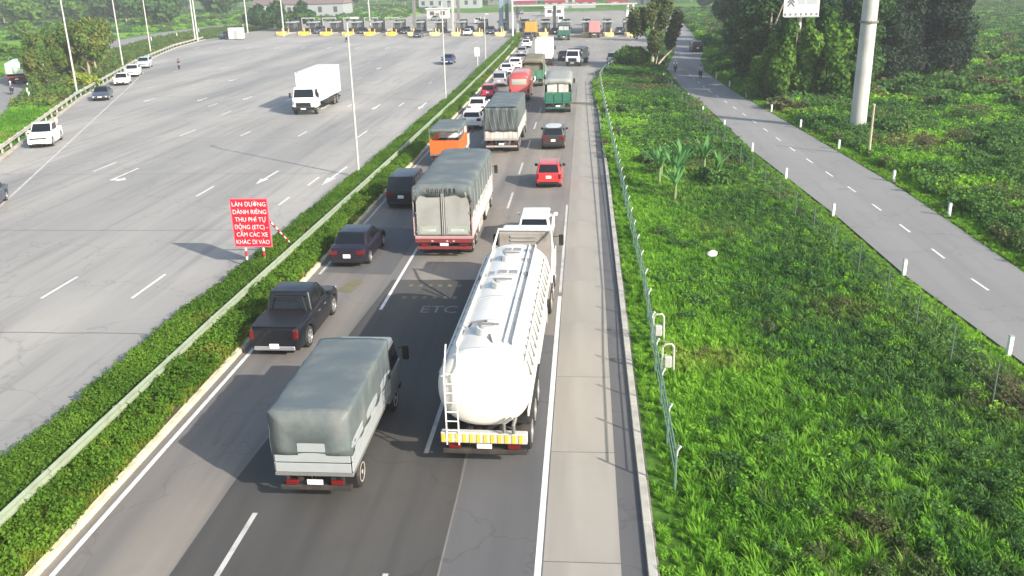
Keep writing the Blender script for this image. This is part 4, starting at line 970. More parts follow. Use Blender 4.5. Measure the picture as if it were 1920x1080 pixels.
b.tube([(-1.16, TL+1.6, 1.25), (-1.18, TL+2.6, 2.35), (-1.08, TL+3.7, 2.8), (1.05, TL+3.7, 2.8), (1.16, TL+2.6, 2.35), (1.16, TL+1.6, 1.25)], 0.055, 8)
b.obj('guard_frame', M_tank, t)
b = MB(); b.tube([(-0.95, TL+1.6, 2.3), (-0.55, TL+1.1, 1.9), (-0.5, TL+0.5, 1.35)], 0.05, 8); b.obj('air_hose', M_white, t)
cab(t, TL+4.0, 1.45, 2.36, 2.62, P_white, 0.75)
MB().box(-1.10, 1.10, TL+3.71, TL+3.95, 1.25, 2.68, 0.05).obj('bulkhead', M_deck, t)
for s in (-1, 1):
    b = MB()
    for y in (1.3, 2.6, 3.9): b.box(s*(W/2-0.28)-0.26, s*(W/2-0.28)+0.26, y-0.62, y+0.62, 1.05, 1.11, 0.02)
    b.obj('mudguard_top', M_black, t)
MB().disc(-1.15, -0.6, TL-0.9, 0.85, 0.32).obj('fuel_tank', M_alu, t); MB().disc(0.6, 1.15, TL-0.9, 0.85, 0.32).obj('fuel_tank', M_alu, t)
axle_wheels(t, [1.3, 2.6, 3.9, TL+1.6, TL+2.9, TL+4.7], W, 0.5, 0.3, [1, 1, 1, 1, 1, 0], M_rim)

# --- 2. grey covered lorry with plain back doors
t = thing('covered_lorry', 'large lorry with grey tarpaulin roof, pale grey back doors and dark red rear beam', 'lorry', (-6.5, 39.5, 0.012), R(0)); W = 2.72
LL = 8.9
MB().box(-W/2, W/2, 0.0, LL, 1.0, 1.14, 0.01).obj('floor_frame', mat('frame_pink_grey', (0.42, 0.27, 0.26), 0.6, var=0.15), t)
for s in (-1, 1):
    MB().box(s*W/2-0.05, s*W/2+0.0, 0.0, 0.09, 1.14, 3.3, 0.01).obj('corner_post', mat('frame_pink_grey', (0.42, 0.27, 0.26), 0.6), t)
    for y in np.arange(0.15, LL-0.1, 1.1):
        MB().box(min(s*(W/2-0.02), s*(W/2+0.035)), max(s*(W/2-0.02), s*(W/2+0.035)), y, y+0.10, 1.14, 2.12, 0.01).obj('side_post', M_alu2, t)
        for z in (1.17, 1.44, 1.71, 1.98):
            MB().box(min(s*(W/2-0.03), s*(W/2+0.012)), max(s*(W/2-0.03), s*(W/2+0.012)), y+0.11, min(y+1.09, LL-0.02), z, z+0.20, 0.008).obj('side_plank', M_alu2 if z > 1.5 else M_white, t)
    for y in (1.4, 4.6): MB().box(s*(W/2-0.05)-0.03, s*(W/2-0.05)+0.03, y+1.4, y+3.0, 0.55, 0.95, 0.02).obj('side_guard', M_alu2, t)
for s in (-1, 1):
    d = MB().box(min(s*0.10, s*1.24), max(s*0.10, s*1.24), -0.035, 0.02, 1.20, 3.22, 0.015).obj('back_door', M_alu, t)
    MB().box(min(s*0.2, s*1.14), max(s*0.2, s*1.14), -0.05, -0.034, 1.26, 1.62, 0.01).obj('lower_panel', mat('door_green_grey', (0.30, 0.34, 0.28), 0.6, var=0.1, dirt=(0.4, 0.42, 0.36), dscale=2), d)
    MB().box(min(s*0.34, s*0.98), max(s*0.34, s*0.98), -0.062, -0.049, 1.36, 1.48, 0.01).obj('pale_mark', M_alu2, d)
    for z in (1.3, 2.2, 3.1): MB().box(min(s*1.2, s*1.29), max(s*1.2, s*1.29), -0.06, -0.02, z, z+0.09, 0.01).obj('hinge', M_dkgrey, d)
MB().box(-0.085, 0.085, -0.05, 0.02, 1.18, 3.26, 0.01).obj('centre_post', M_dkgrey, t); b = MB(); b.tube([(-0.03, -0.08, 1.25), (-0.03, -0.08, 3.15)], 0.018, 6); b.tube([(0.05, -0.08, 1.25), (0.05, -0.08, 3.15)], 0.018, 6); b.obj('lock_rod', M_steel, t)
MB().box(-W/2, W/2, -0.04, 0.05, 3.24, 3.34, 0.01).obj('header', M_dkgrey, t)
add_tarp(t, W, -0.02, LL, 2.05, 3.36, 3.62, M_tarp, seed=2, droop=0.36, hoop=1.1, sag=0.05)
ropes(t, W, np.arange(0.6, LL, 1.1), 1.9, 3.3, M_alu)
b = MB(); 
for k in range(7): x = -0.6+k*0.2; b.tube([(x, -0.1, 3.42), (x+0.03, -0.13, 3.2)], 0.02, 5)
b.obj('hanging_cord', M_black, t)
chassis(t, LL+1.5, W, 1.02, barm=M_truckred, y0=-0.02)
MB().box(-W/2, W/2, -0.03, 0.10, 0.82, 1.0, 0.01).obj('rear_beam', M_truckred, t)
for x in (-0.55, 0.15, 0.45): MB().box(x-0.05, x+0.05, -0.06, -0.031, 0.86, 0.94, 0.01).obj('marker_light', M_tailw, t)
cab(t, LL+0.15, 2.0, 2.4, 2.9, P_white, 0.7)
axle_wheels(t, [1.3, 2.6, LL-1.6, LL+1.1], 2.5, 0.5, 0.28, [1, 1, 0, 0])

# --- 3. low covered lorry at the bottom (dark teal tarpaulin)
t = thing('covered_lorry', 'small lorry with slate grey tarpaulin behind the black pickup, at the bottom', 'lorry', (-6.62, 18.8, 0.012)); W = 1.98; LL = 4.5
MB().box(-W/2, W/2, 0, LL, 0.9, 1.0, 0.01).obj('floor_frame', M_dkgrey, t)
for s in (-1, 1):
    for z in (1.02, 1.30, 1.58): MB().box(min(s*(W/2-0.03), s*(W/2+0.01)), max(s*(W/2-0.03), s*(W/2+0.01)), 0.03, LL, z, z+0.25, 0.01).obj('side_plank', M_slate if False else M_booth, t)
for z in (1.02, 1.30, 1.58): MB().box(-W/2+0.04, W/2-0.04, -0.02, 0.02, z, z+0.25, 0.01).obj('tailboard', M_booth, t)
add_tarp(t, W, -0.02, LL, 1.5, 2.62, 2.74, M_tarp, seed=7, hoop=1.5, sag=0.035, rear='closed')
chassis(t, LL+1.2, W, 0.92, y0=0)
cab(t, LL+0.15, 1.65, 1.85, 2.2, P_grey, 0.55)
axle_wheels(t, [1.1, LL+0.9], 1.9, 0.40, 0.22, [1, 0])

# --- 4. orange lorry
t = thing('covered_lorry', 'small orange lorry with an open backed grey tarpaulin beside the median', 'lorry', (-9.62, 60.6, 0.012)); W = 2.1; LL = 4.2
MB().box(-W/2, W/2, 0, LL, 0.85, 0.97, 0.01).obj('floor_frame', M_dkgrey, t)
for s in (-1, 1):
    MB().box(min(s*0.01, s*1.03), max(s*0.01, s*1.03), -0.03, 0.02, 0.98, 1.9, 0.015).obj('tailboard', M_orange, t)
    for y in (0.0, 1.4, 2.8): MB().box(min(s*(W/2-0.04), s*W/2), max(s*(W/2-0.04), s*W/2), y+0.03, y+1.38, 0.98, 1.9, 0.01).obj('side_board', M_orange, t)
    for y in (0.02, 1.4, 2.8, 4.15): MB().box(min(s*(W/2-0.05), s*(W/2)), max(s*(W/2-0.05), s*(W/2)), y-0.03, y+0.03, 1.9, 2.5, 0.005).obj('stake', M_dkgrey, t)
add_tarp(t, W, -0.05, LL, 2.35, 2.6, 2.74, M_tarp, seed=3, hoop=1.4, droop=0.12)
MB().box(-W/2+0.06, W/2-0.06, 0.7, 3.9, 0.98, 1.45, 0.08).obj('load', M_chas, t)
chassis(t, LL+1.4, W, 0.88); cab(t, LL+0.15, 1.7, 2.0, 2.35, P_white, 0.6)
axle_wheels(t, [1.0, LL+0.9], 2.05, 0.42, 0.24, [1, 0])

# --- 5. silver sided covered lorry
t = thing('covered_lorry', 'lorry with a creased dark tarpaulin hanging over its back and silver slatted sides', 'lorry', (-6.15, 65.6, 0.012)); W = 2.5; LL = 8.6
MB().box(-W/2, W/2, 0, LL, 1.0, 1.12, 0.01).obj('floor_frame', M_alu, t)
for k in range(7):
    x = -W/2+0.06+k*(W-0.12)/7; MB().box(x+0.02, x+(W-0.12)/7-0.02, -0.045, 0.02, 1.14, 1.72, 0.012).obj('tailboard_panel', M_alu2, t)
MB().box(-W/2+0.03, W/2-0.03, -0.02, 0.03, 1.13, 1.78, 0.0).obj('tailboard', M_alu, t)
for s in (-1, 1):
    for y in np.arange(0.1, LL-0.1, 1.05):
        MB().box(min(s*(W/2-0.02), s*(W/2+0.035)), max(s*(W/2-0.02), s*(W/2+0.035)), y, y+0.09, 1.12, 2.0, 0.01).obj('side_post', M_alu2, t)
        for z in (1.15, 1.43, 1.71): MB().box(min(s*(W/2-0.03), s*(W/2+0.012)), max(s*(W/2-0.03), s*(W/2+0.012)), y+0.1, min(y+1.04, LL), z, z+0.21, 0.008).obj('side_plank', M_alu2, t)
add_tarp(t, W, -0.03, LL, 1.85, 3.35, 3.5, M_tarp, seed=9, hoop=1.2, sag=0.04)
b = MB(); n = 26; rr0 = []; rnd = random.Random(4)
rings = []
for j in range(9):
    z = 3.42-1.75*j/8; rings.append([(-W/2+0.02+(W-0.04)*i/n, -0.07-0.035*math.sin(i*0.9+j*0.35)-0.02*math.sin(i*2.3-j*0.8)-0.03*j/8, z+0.03*math.sin(i*0.7)*(j/8)) for i in range(n+1)])
b.loft(rings, closed=False, caps=False); o = b.obj('rear_curtain', M_tarpd, t, 70); md = o.modifiers.new('thickness', 'SOLIDIFY'); md.thickness = 0.012
for k in range(6): x = -0.9+k*0.33; MB().tube([(x, -0.13, 3.3), (x+0.1, -0.16, 2.5), (x+0.22, -0.15, 1.9)], 0.010, 4).obj('rope', M_alu, t)
chassis(t, LL+1.4, W, 1.02, barm=M_alu, y0=-0.02)
cab(t, LL+0.15, 2.0, 2.4, 2.85, P_white, 0.7); axle_wheels(t, [1.3, 2.6, LL-1.3, LL+1.1], W, 0.5, 0.28, [1, 1, 0, 0])

# --- 6. green lorry
def green_lorry(x, y, label, tarpm, gm, LL=8.2, W=2.5, doors=True, cabp=P_white):
    t = thing('covered_lorry', label, 'lorry', (x, y, 0.012))
    MB().box(-W/2, W/2, 0, LL, 0.98, 1.12, 0.01).obj('floor_frame', gm, t)
    for k in range(3):
        xx = -W/2+0.05+k*(W-0.1)/3; MB().box(xx+0.03, xx+(W-0.1)/3-0.03, -0.04, 0.02, 1.14, 1.92, 0.02).obj('tailboard_panel', gm, t)
    MB().box(-W/2, W/2, -0.055, 0.03, 1.92, 2.02, 0.01).obj('tailboard_rail', M_green2, t)
    for s in (-1, 1):
        MB().box(min(s*(W/2-0.05), s*(W/2+0.02)), max(s*(W/2-0.05), s*(W/2+0.02)), 0, LL, 1.12, 2.05, 0.01).obj('side_board', gm, t)
        if doors: MB().box(min(s*0.06, s*1.0), max(s*0.06, s*1.0), -0.02, 0.02, 2.04, 2.78, 0.01).obj('pale_door', M_alu2, t)
    MB().box(-W/2+0.1, W/2-0.1, 0.3, LL-0.2, 1.2, 2.7, 0.1).obj('load', M_tarpl if doors else M_tarpo, t)
    add_tarp(t, W, -0.05, LL, 2.0, 2.92, 3.32, tarpm, seed=int(y), hoop=1.3, sag=0.05, droop=0.12)
    chassis(t, LL+1.4, W, 1.0, barm=gm, y0=-0.02); cab(t, LL+0.15, 2.0, 2.4, 2.8, cabp, 0.7)
    axle_wheels(t, [1.3, 2.5, LL+1.0], W, 0.5, 0.28, [1, 1, 0]); return t
green_lorry(-2.55, 85.6, 'green lorry with a pale rounded tarpaulin open at the back', M_tarpl, M_green)
green_lorry(-6.15, 107.2, 'lorry with an olive tarpaulin and pale green tail beyond the salmon bus', M_tarpo, M_green2, LL=7.5, W=2.4, doors=False)
green_lorry(-4.3, 186, 'dark green lorry at a toll gate', M_tarpd, M_green, LL=6, cabp=P_white)

# --- 7. salmon bus / high van
t = thing('minibus', 'salmon red minibus with a rounded roof and pale rear window', 'bus', (-6.85, 94.4, 0.012)); W = 2.25; LL = 7.0; Hh = 2.95
rings = []
for y in [0, 0.08, 0.25, 0.6, 2, 4, 5.6, 6.3, 6.75, 7.0]:
    a = min(y, LL-y); k = 1-0.10*math.exp(-a*5); hh = Hh-0.25*math.exp(-a*4)-(0.9*max(0, (y-5.6)/1.4)**2)
    w2 = W/2*k
    rings.append([(w2*px, y, pz) for px, pz in ((0, .45), (.96, .45), (1, .6), (1, 1.5), (.97, hh*0.78), (.9, hh*0.93), (.72, hh), (.4, hh+0.03), (0, hh+0.04))]+[(-w2*px, y, pz) for px, pz in ((.4, hh+0.03), (.72, hh), (.9, hh*0.93), (.97, hh*0.78), (1, 1.5), (1, .6), (.96, .45))])
MB().loft(rings).obj('body', P_pink, t, 50)
MB().box(-0.78, 0.78, -0.03, 0.03, 1.75, 2.35, 0.05, 2).obj('rear_window', mat('pale_window', (0.42, 0.42, 0.36), 0.2), t)
for s in (-1, 1):
    for y in (0.6, 1.8, 3.0, 4.2): MB().box(s*(W/2)-0.02, s*(W/2)+0.02, y, y+1.05, 1.6, 2.2, 0.01).obj('side_window', M_glass, t)
    MB().box(s*0.95-0.1, s*0.95+0.1, -0.02, 0.08, 0.95, 1.35, 0.02).obj('tail_light', M_tail, t); MB().box(s*(W/2+0.2)-0.08, s*(W/2+0.2)+0.08, 6.3, 6.4, 1.5, 1.95, 0.03).obj('mirror', M_white, t)
MB().slab([(0.9, LL+0.03, 1.4), (-0.9, LL+0.03, 1.4), (-0.85, LL-0.5, 2.25), (0.85, LL-0.5, 2.25)], 0.04).obj('windscreen', M_glass, t)
MB().box(-1.05, 1.05, -0.10, 0.15, 0.4, 0.7, 0.04).obj('rear_bumper', M_black, t); MB().box(-0.25, 0.25, -0.115, -0.09, 0.75, 0.9, 0.01).obj('number_plate', M_plate, t)
axle_wheels(t, [1.5, 5.6], 2.2, 0.42, 0.24, [1, 0])

# --- 8. white box lorries
def box_lorry(label, x, y, rz, LL=7.5, W=2.45, H=3.75, z0=1.1, bonnet=0.0, cabL=2.0, cabH=2.8, ribs=True, boxm=P_white, cabp=P_white, y_is='rear'):
    off = 0 if y_is == 'rear' else -(LL+0.15+cabL+bonnet)
    t = thing('box_lorry', label, 'lorry', (x-math.sin(rz)*off, y+math.cos(rz)*off, 0.012), rz)
    MB().box(-W/2, W/2, 0, LL, z0, H, 0.03).obj('box_body', boxm, t)
    for s in (-1, 1):
        d = MB().box(min(s*0.015, s*(W/2-0.07)), max(s*0.015, s*(W/2-0.07)), -0.035, 0.01, z0+0.06, H-0.08, 0.01).obj('back_door', boxm, t)
        for xx in (0.25, 0.75): MB().tube([(s*xx, -0.055, z0+0.1), (s*xx, -0.055, H-0.12)], 0.02, 6).obj('lock_rod', M_alu, d)
    b = MB()
    if ribs:
        for s in (-1, 1):
            for y_ in np.arange(0.3, LL-0.1, 0.3): b.box(s*(W/2+0.004)-0.01, s*(W/2+0.004)+0.01, y_, y_+0.12, z0+0.1, H-0.1)
        b.obj('side_rib', boxm, t)
    else:
        for s in (-1, 1): b.box(s*(W/2)-0.012, s*(W/2)+0.012, 0.03, LL-0.03, z0, z0+0.12); b.box(s*(W/2)-0.012, s*(W/2)+0.012, 0.03, LL-0.03, H-0.12, H-0.02)
        b.obj('trim_rail', M_white, t)
    for s in (-1, 1): MB().box(s*0.95-0.09, s*0.95+0.09, LL-0.02, LL+0.05, H-0.02, H+0.05, 0.01).obj('marker_light', M_dkgrey, t)
    for s in (-1, 1): MB().box(s*(W/2-0.06)-0.02, s*(W/2-0.06)+0.02, LL*0.42, LL*0.72, 0.5, 1.0, 0.02).obj('side_guard', M_chas, t)
    chassis(t, LL+1.4, W, z0-0.03, y0=0.02); cab(t, LL+0.15, cabL, 2.35, cabH, cabp, 0.7, bonnet=bonnet)
    axle_wheels(t, [1.6, 2.85, LL+0.15+cabL*0.55+bonnet*0.5], W, 0.5, 0.28, [1, 1, 0]); return t
box_lorry('white box lorry seen from the back among the queue near the toll gates', -6.0, 132.3, 0, LL=7.0)
box_lorry('large plain white box lorry driving towards the camera, alone on the wide plaza', -27.45, 86.2, R(180+1.5), LL=8.6, W=2.4, H=3.9, ribs=False, bonnet=0.35, cabL=1.7, cabH=2.6, y_is='front')
box_lorry('red and white lorry at a toll gate right of the green one', 1.9, 192, 0, LL=5, W=2.3, H=3.3, boxm=paint('red_white', (0.55, 0.25, 0.25)))
box_lorry('yellow lorry at the toll gate next to the median tip', -11.6, 196, 0, LL=5, W=2.3, H=3.2, boxm=P_yel, cabp=P_yel)

# --- 9. grey flatbed lorry crossing, cab towards the camera
t = thing('flatbed_lorry', 'blurred grey lorry with a whitish cab beyond the green lorry, coming towards the camera', 'lorry', (-0.4, 138.2, 0.012), R(180-12)); W = 2.2; LL = 5.0
MB().box(-W/2, W/2, 0, LL, 0.95, 1.1, 0.01).obj('floor_frame', M_booth, t)
for s in (-1, 1): MB().box(min(s*(W/2-0.04), s*W/2), max(s*(W/2-0.04), s*W/2), 0, LL, 1.1, 1.7, 0.01).obj('side_board', M_booth, t)
add_tarp(t, W, 0, LL, 1.6, 2.2, 2.45, M_tarpl, seed=11, hoop=1.2, rear='closed')
chassis(t, LL+1.3, W, 0.95); cab(t, LL+0.1, 1.7, 2.0, 2.3, P_white, 0.6); axle_wheels(t, [1.1, LL+0.9], 2.1, 0.42, 0.24, [1, 0])
# --- 10. green-white lorry on the country road
t = thing('covered_lorry', 'pale green and white covered lorry passing on the country road at the far left', 'lorry', (-76.6, 117.3, 0.012), R(26)); W = 2.3; LL = 8.5
MB().box(-W/2, W/2, 0, LL, 0.95, 1.1, 0.01).obj('floor_frame', M_truckred, t)
for s in (-1, 1): MB().box(min(s*(W/2-0.04), s*W/2), max(s*(W/2-0.04), s*W/2), 0, LL, 1.1, 1.5, 0.01).obj('side_board', M_roofr, t)
add_tarp(t, W, 0, LL, 1.4, 2.6, 2.9, mat('tarp_mint', (0.45, 0.65, 0.50), 0.6, var=0.2, dirt=(0.75, 0.8, 0.75), dscale=0.4), seed=12, hoop=1.5, rear='closed')
chassis(t, LL+1.3, W, 0.95); cab(t, LL+0.1, 1.8, 2.1, 2.4, P_white, 0.6); axle_wheels(t, [1.9, LL+0.9], 2.2, 0.45, 0.24, [1, 0])
# container
t = thing('site_container', 'small pale grey container standing at the far left corner of the plaza', 'container', (-80.2, 207.5, 0), R(8))
MB().box(-1.6, 1.6, -1.2, 1.2, 0.15, 2.5, 0.03).obj('body', M_wall, t); MB().box(-1.65, 1.65, -1.25, 1.25, 2.5, 2.6, 0.02).obj('roof', M_roofw, t); MB().box(-0.3, 0.45, -1.23, -1.195, 0.2, 2.1, 0.01).obj('door', M_booth, t)
#VEH_END

# ------------------------------------------------------------------ people and motorcycles
def person(t, shirt, trouser, pose='stand', h=1.68, z=0.0, hair=True, top_label=None):
    """continuous skinned body, clothes and hair as children"""
    def skin_obj(name, verts, edges, rad, m):
        me = bpy.data.meshes.new(name); me.from_pydata(verts, edges, []); o = bpy.data.objects.new(name, me); COL.objects.link(o)
        md = o.modifiers.new('skin', 'SKIN'); md.use_smooth_shade = True
        for i, r_ in enumerate(rad): me.skin_vertices[0].data[i].radius = (r_, r_)
        me.skin_vertices[0].data[0].use_root = True
        sd = o.modifiers.new('sub', 'SUBSURF'); sd.levels = 1; sd.render_levels = 1
        bpy.context.view_layer.update(); dg = bpy.context.evaluated_depsgraph_get()
        m2 = bpy.data.meshes.new_from_object(o.evaluated_get(dg)); bpy.data.objects.remove(o); m2.name = name
        m2.materials.clear(); m2.materials.append(m)
        return link(name, m2, t)
    k = h/1.7
    if pose == 'stand':
        J = dict(pel=(0, 0, .95), ch=(0, .01, 1.28), nk=(0, .0, 1.46), hd=(0, .02, 1.60), ls=(-.18, 0, 1.40), le=(-.25, -.03, 1.12), lh=(-.22, .10, .88), rs=(.18, 0, 1.40), re=(.26, -.02, 1.13), rh=(.20, .14, .95), lk=(-.10, .02, .50), lf=(-.11, -.02, .06), lt=(-.12, .14, .03), rk=(.11, .03, .50), rf=(.13, .0, .06), rt=(.14, .16, .03))
    else:
        J = dict(pel=(0, -.05, .82), ch=(0, .06, 1.13), nk=(0, .10, 1.30), hd=(0, .14, 1.45), ls=(-.18, .08, 1.25), le=(-.27, .22, 1.05), lh=(-.28, .48, 1.02), rs=(.18, .08, 1.25), re=(.27, .22, 1.05), rh=(.28, .48, 1.02), lk=(-.17, .36, .68), lf=(-.16, .20, .30), lt=(-.16, .36, .28), rk=(.17, .36, .68), rf=(.16, .20, .30), rt=(.16, .36, .28))
    names = list(J); V = [tuple(c*k+(z if i == 2 else 0) for i, c in enumerate(J[n])) for n in names]; ix = {n: i for i, n in enumerate(names)}
    E_ = [('pel', 'ch'), ('ch', 'nk'), ('nk', 'hd'), ('ch', 'ls'), ('ls', 'le'), ('le', 'lh'), ('ch', 'rs'), ('rs', 're'), ('re', 'rh'), ('pel', 'lk'), ('lk', 'lf'), ('lf', 'lt'), ('pel', 'rk'), ('rk', 'rf'), ('rf', 'rt')]
    rad = dict(pel=.13, ch=.15, nk=.05, hd=.10, ls=.06, le=.042, lh=.035, rs=.06, re=.042, rh=.035, lk=.07, lf=.042, lt=.035, rk=.07, rf=.042, rt=.035)
    skin_obj('body', V, [(ix[a], ix[b]) for a, b in E_], [rad[n]*k for n in names], M_skin)
    def sub(nm, ks, es, grow, m): 
        skin_obj(nm, [V[ix[n]] for n in ks], [(ks.index(a), ks.index(b)) for a, b in es], [(rad[n]+grow)*k for n in ks], m)
    sub('shirt', ['ch', 'pel', 'ls', 'le', 'rs', 're'], [('ch', 'pel'), ('ch', 'ls'), ('ls', 'le'), ('ch', 'rs'), ('rs', 're')], 0.022, shirt)
    sub('trousers', ['pel', 'lk', 'lf', 'rk', 'rf'], [('pel', 'lk'), ('lk', 'lf'), ('pel', 'rk'), ('rk', 'rf')], 0.016, trouser)
    b = MB(); bmesh.ops.create_icosphere(b.bm, subdivisions=2, radius=0.118*k)
    hx, hy, hz = V[ix['hd']]
    for v in b.bm.verts: v.co = Vector((v.co.x+hx, v.co.y*1.05+hy-0.015, v.co.z*1.0+hz+0.035))
    b.obj('hair' if hair is True else 'helmet', M_hair if hair is True else hair, t, 60)
def stand(label, x, y, rz, shirt, trouser, h=1.68):
    t = thing('person', label, 'person', (x, y, 0.012), rz); person(t, shirt, trouser, 'stand', h); return t
stand('person in dark clothes standing alone on the wide plaza at the left', -61.6, 134.6, R(160), M_shirtb, M_trouser)
stand('person in a pale shirt standing behind the white parked pickup', -47.0, 76.4, R(100), M_shirt, M_trouser)
def motorcycle(label, x, y, rz, shirt, helmet, bodym):
    t = thing('motorcycle', label, 'motorcycle', (x, y, 0.012), rz)
    for yy in (-0.62, 0.62):
        o = link('wheel', wheel_mesh(0.29, 0.09), t); o.location = (0, yy, 0.29); link('rim', rim_mesh(0.29, 0.09, M_rim), o)
    MB().hexa([(-.13, -.55, .45), (.13, -.55, .45), (.10, .35, .38), (-.10, .35, .38)], [(-.12, -.75, .72), (.12, -.75, .72), (.08, .3, .62), (-.08, .3, .62)], .05, 2).obj('body', bodym, t, 50)
    MB().box(-.12, .12, -.62, .12, .72, .80, .04, 2).obj('seat', M_black, t)
    b = MB(); b.tube([(0, .62, .29), (0, .48, .85), (0, .42, 1.0)], .035, 8); b.tube([(-.32, .36, 1.02), (0, .44, .99), (.32, .36, 1.02)], .018, 6); b.obj('handlebar', M_black, t)
    MB().box(-.17, .17, .33, .43, .35, .88, .04, 2).obj('leg_shield', bodym, t); MB().box(-.07, .07, .50, .58, .82, .94, .02).obj('headlight', M_head, t)
    p = thing('person', 'person on the '+label.replace(' with a', ', in a').replace(' clad rider', ' shirt').replace(' shirted rider', ' shirt'), 'person', (x, y, 0.012), rz); person(p, shirt, M_trouser, 'ride', 1.7, 0.0, helmet)
    p.location.z += 0.0
    return t
hw_ = mat('helmet_white', (0.75, 0.75, 0.75), 0.3); hd_ = mat('helmet_dark', (0.05, 0.05, 0.07), 0.3)
motorcycle('motorcycle with a white clad rider in the shade of the side road', 11.95, 122.6, R(178), M_shirtw, hw_, P_slate)
motorcycle('motorcycle with a pale shirted rider at the right edge of the side road', 14.4, 115.2, 0, mat('shirt_grey', (0.4, 0.42, 0.4), 0.9), hd_, P_black)
motorcycle('motorcycle near the toll row in front of the yellow barriers', -50.6, 193.0, R(175), M_shirtw, hw_, P_black)
motorcycle('motorcycle on the country road at the far left edge', -70.5, 106.5, R(25), M_shirtb, hw_, P_blue)

# ------------------------------------------------------------------ toll plaza
ISL = [(-74.46, 221.17), (-68.4, 219.28), (-62.47, 217.44), (-56.66, 215.63), (-50.96, 213.86), (-45.38, 212.12), (-39.91, 210.42), (-34.54, 208.75), (-29.28, 207.11), (-24.12, 205.5), (-19.06, 203.93), (-14.09, 202.38), (-9.21, 200.87), (-4.42, 199.38), (0.27, 197.92), (4.89, 196.48), (9.42, 195.07)]
ORD = ['leftmost', 'second', 'third', 'fourth', 'fifth', 'sixth', 'seventh', 'eighth', 'ninth', 'tenth', 'eleventh', 'twelfth', 'thirteenth', 'fourteenth', 'fifteenth', 'sixteenth', 'rightmost']
def crash_barrier(m, label, loc):
    t = thing('crash_barrier', label, 'crash barrier', loc, 0, 'crash barriers heading the toll islands')
    b = MB(); n = 14
    ring = [(1.1*math.cos(math.pi+math.pi*k/n), 0.7*math.sin(math.pi+math.pi*k/n)) for k in range(n+1)]+[(1.1, 2.2), (-1.1, 2.2)]
    b.loft([[(x, y, 0.0) for x, y in ring], [(x, y, 0.75) for x, y in ring]]); b.obj('block', m, t, 60)
    MB().tube([(0.55, 0.2, 0.75), (0.55, 0.2, 1.7)], 0.12, 10).obj('bollard', m, t); MB().box(-0.75, -0.1, -0.62, -0.5, 0.25, 0.8, 0.02).obj('reflector', M_plate, t)
    return t
def island(label, loc):
    t = thing('toll_island', label, 'traffic island', loc, 0, 'toll islands')
    MB().box(-0.95, 0.95, 2.3, 24, 0, 0.22, 0.04).obj('kerb', M_conc2, t)
    for yy in (5.0, 17.0): MB().tube([(0.55, yy, 0.2), (0.55, yy, 1.2)], 0.10, 8).obj('bollard', M_yellow2, t)
    MB().box(-0.4, 0.4, 4.0, 4.6, 0.22, 1.5, 0.03).obj('ticket_column', M_black, t)
    MB().tube([(-0.6, 8.5, 0.2), (-0.6, 8.5, 3.6)], 0.09, 8).obj('signal_post', M_dkgrey, t)
    return t
def booth(label, loc, m):
    t = thing('toll_booth', label, 'toll booth', loc, 0, 'toll booths')
    MB().box(-0.95, 0.95, 0, 2.6, 0.22, 1.3, 0.03).obj('lower_wall', M_chas, t); MB().box(-0.9, 0.9, 0.03, 2.57, 1.3, 2.4, 0.02).obj('window', M_glass2, t)
    for x in (-0.78, 0.78):
        for y in (0.02, 2.58): MB().box(x-0.04, x+0.04, y-0.04, y+0.04, 1.2, 2.25).obj('corner_post', M_booth, t)
    MB().box(-1.25, 1.25, -0.6, 3.2, 2.42, 2.75, 0.05).obj('roof', m, t); MB().box(-0.95, 0.95, 3.4, 6.5, 0.22, 2.9, 0.03).obj('equipment_cabinet', M_chas, t); MB().box(-0.3, 0.3, -0.32, -0.29, 2.55, 3.1, 0.02).obj('sign_board', M_black, t)
    return t
c0 = i0 = b0 = None
for i, (x, y) in enumerate(ISL):
    lab = ORD[i] if i in (0, 16) else ORD[i]+' from the left'
    m = M_yellow if i < 6 else M_yellow2
    if i in (0, 6): c0 = crash_barrier(m, '', (x, y, 0)); c = c0
    else: c = copy_thing(c0, '', (x, y, 0))
    c['label'] = ('bright yellow' if i < 6 else 'faded yellow')+' rounded crash barrier heading a toll island, '+lab
    if i == 0: i0 = island('', (x, y, 0)); k = i0; b0 = booth('', (x, y+9, 0), M_booth); q = b0
    else: k = copy_thing(i0, '', (x, y, 0)); q = copy_thing(b0, '', (x, y+9, 0))
    k['label'] = 'concrete toll island with bollards and a dark column, '+lab; q['label'] = 'dark toll booth with a grey flat roof, '+lab
# slim portal frames behind the left islands
p0 = None
for i in range(5):
    x, y = ISL[i]
    lab = 'thin pale portal frame over a toll lane at the left, '+ORD[i]+('' if i == 0 else ' from the left')
    if p0 is None:
        p0 = thing('lane_portal', lab, 'portal frame', (x+1.2, y+14, 0), 0, 'lane portals')
        MB().box(0, 0.22, 0, 0.22, 0, 3.2, 0.02).obj('post', M_booth, p0); MB().box(3.4, 3.62, 0, 0.22, 0, 3.2, 0.02).obj('post', M_booth, p0); MB().box(0, 3.62, 0, 0.25, 3.2, 3.45, 0.02).obj('beam', M_steel, p0)
    else: copy_thing(p0, lab, (x+1.2, y+14, 0))
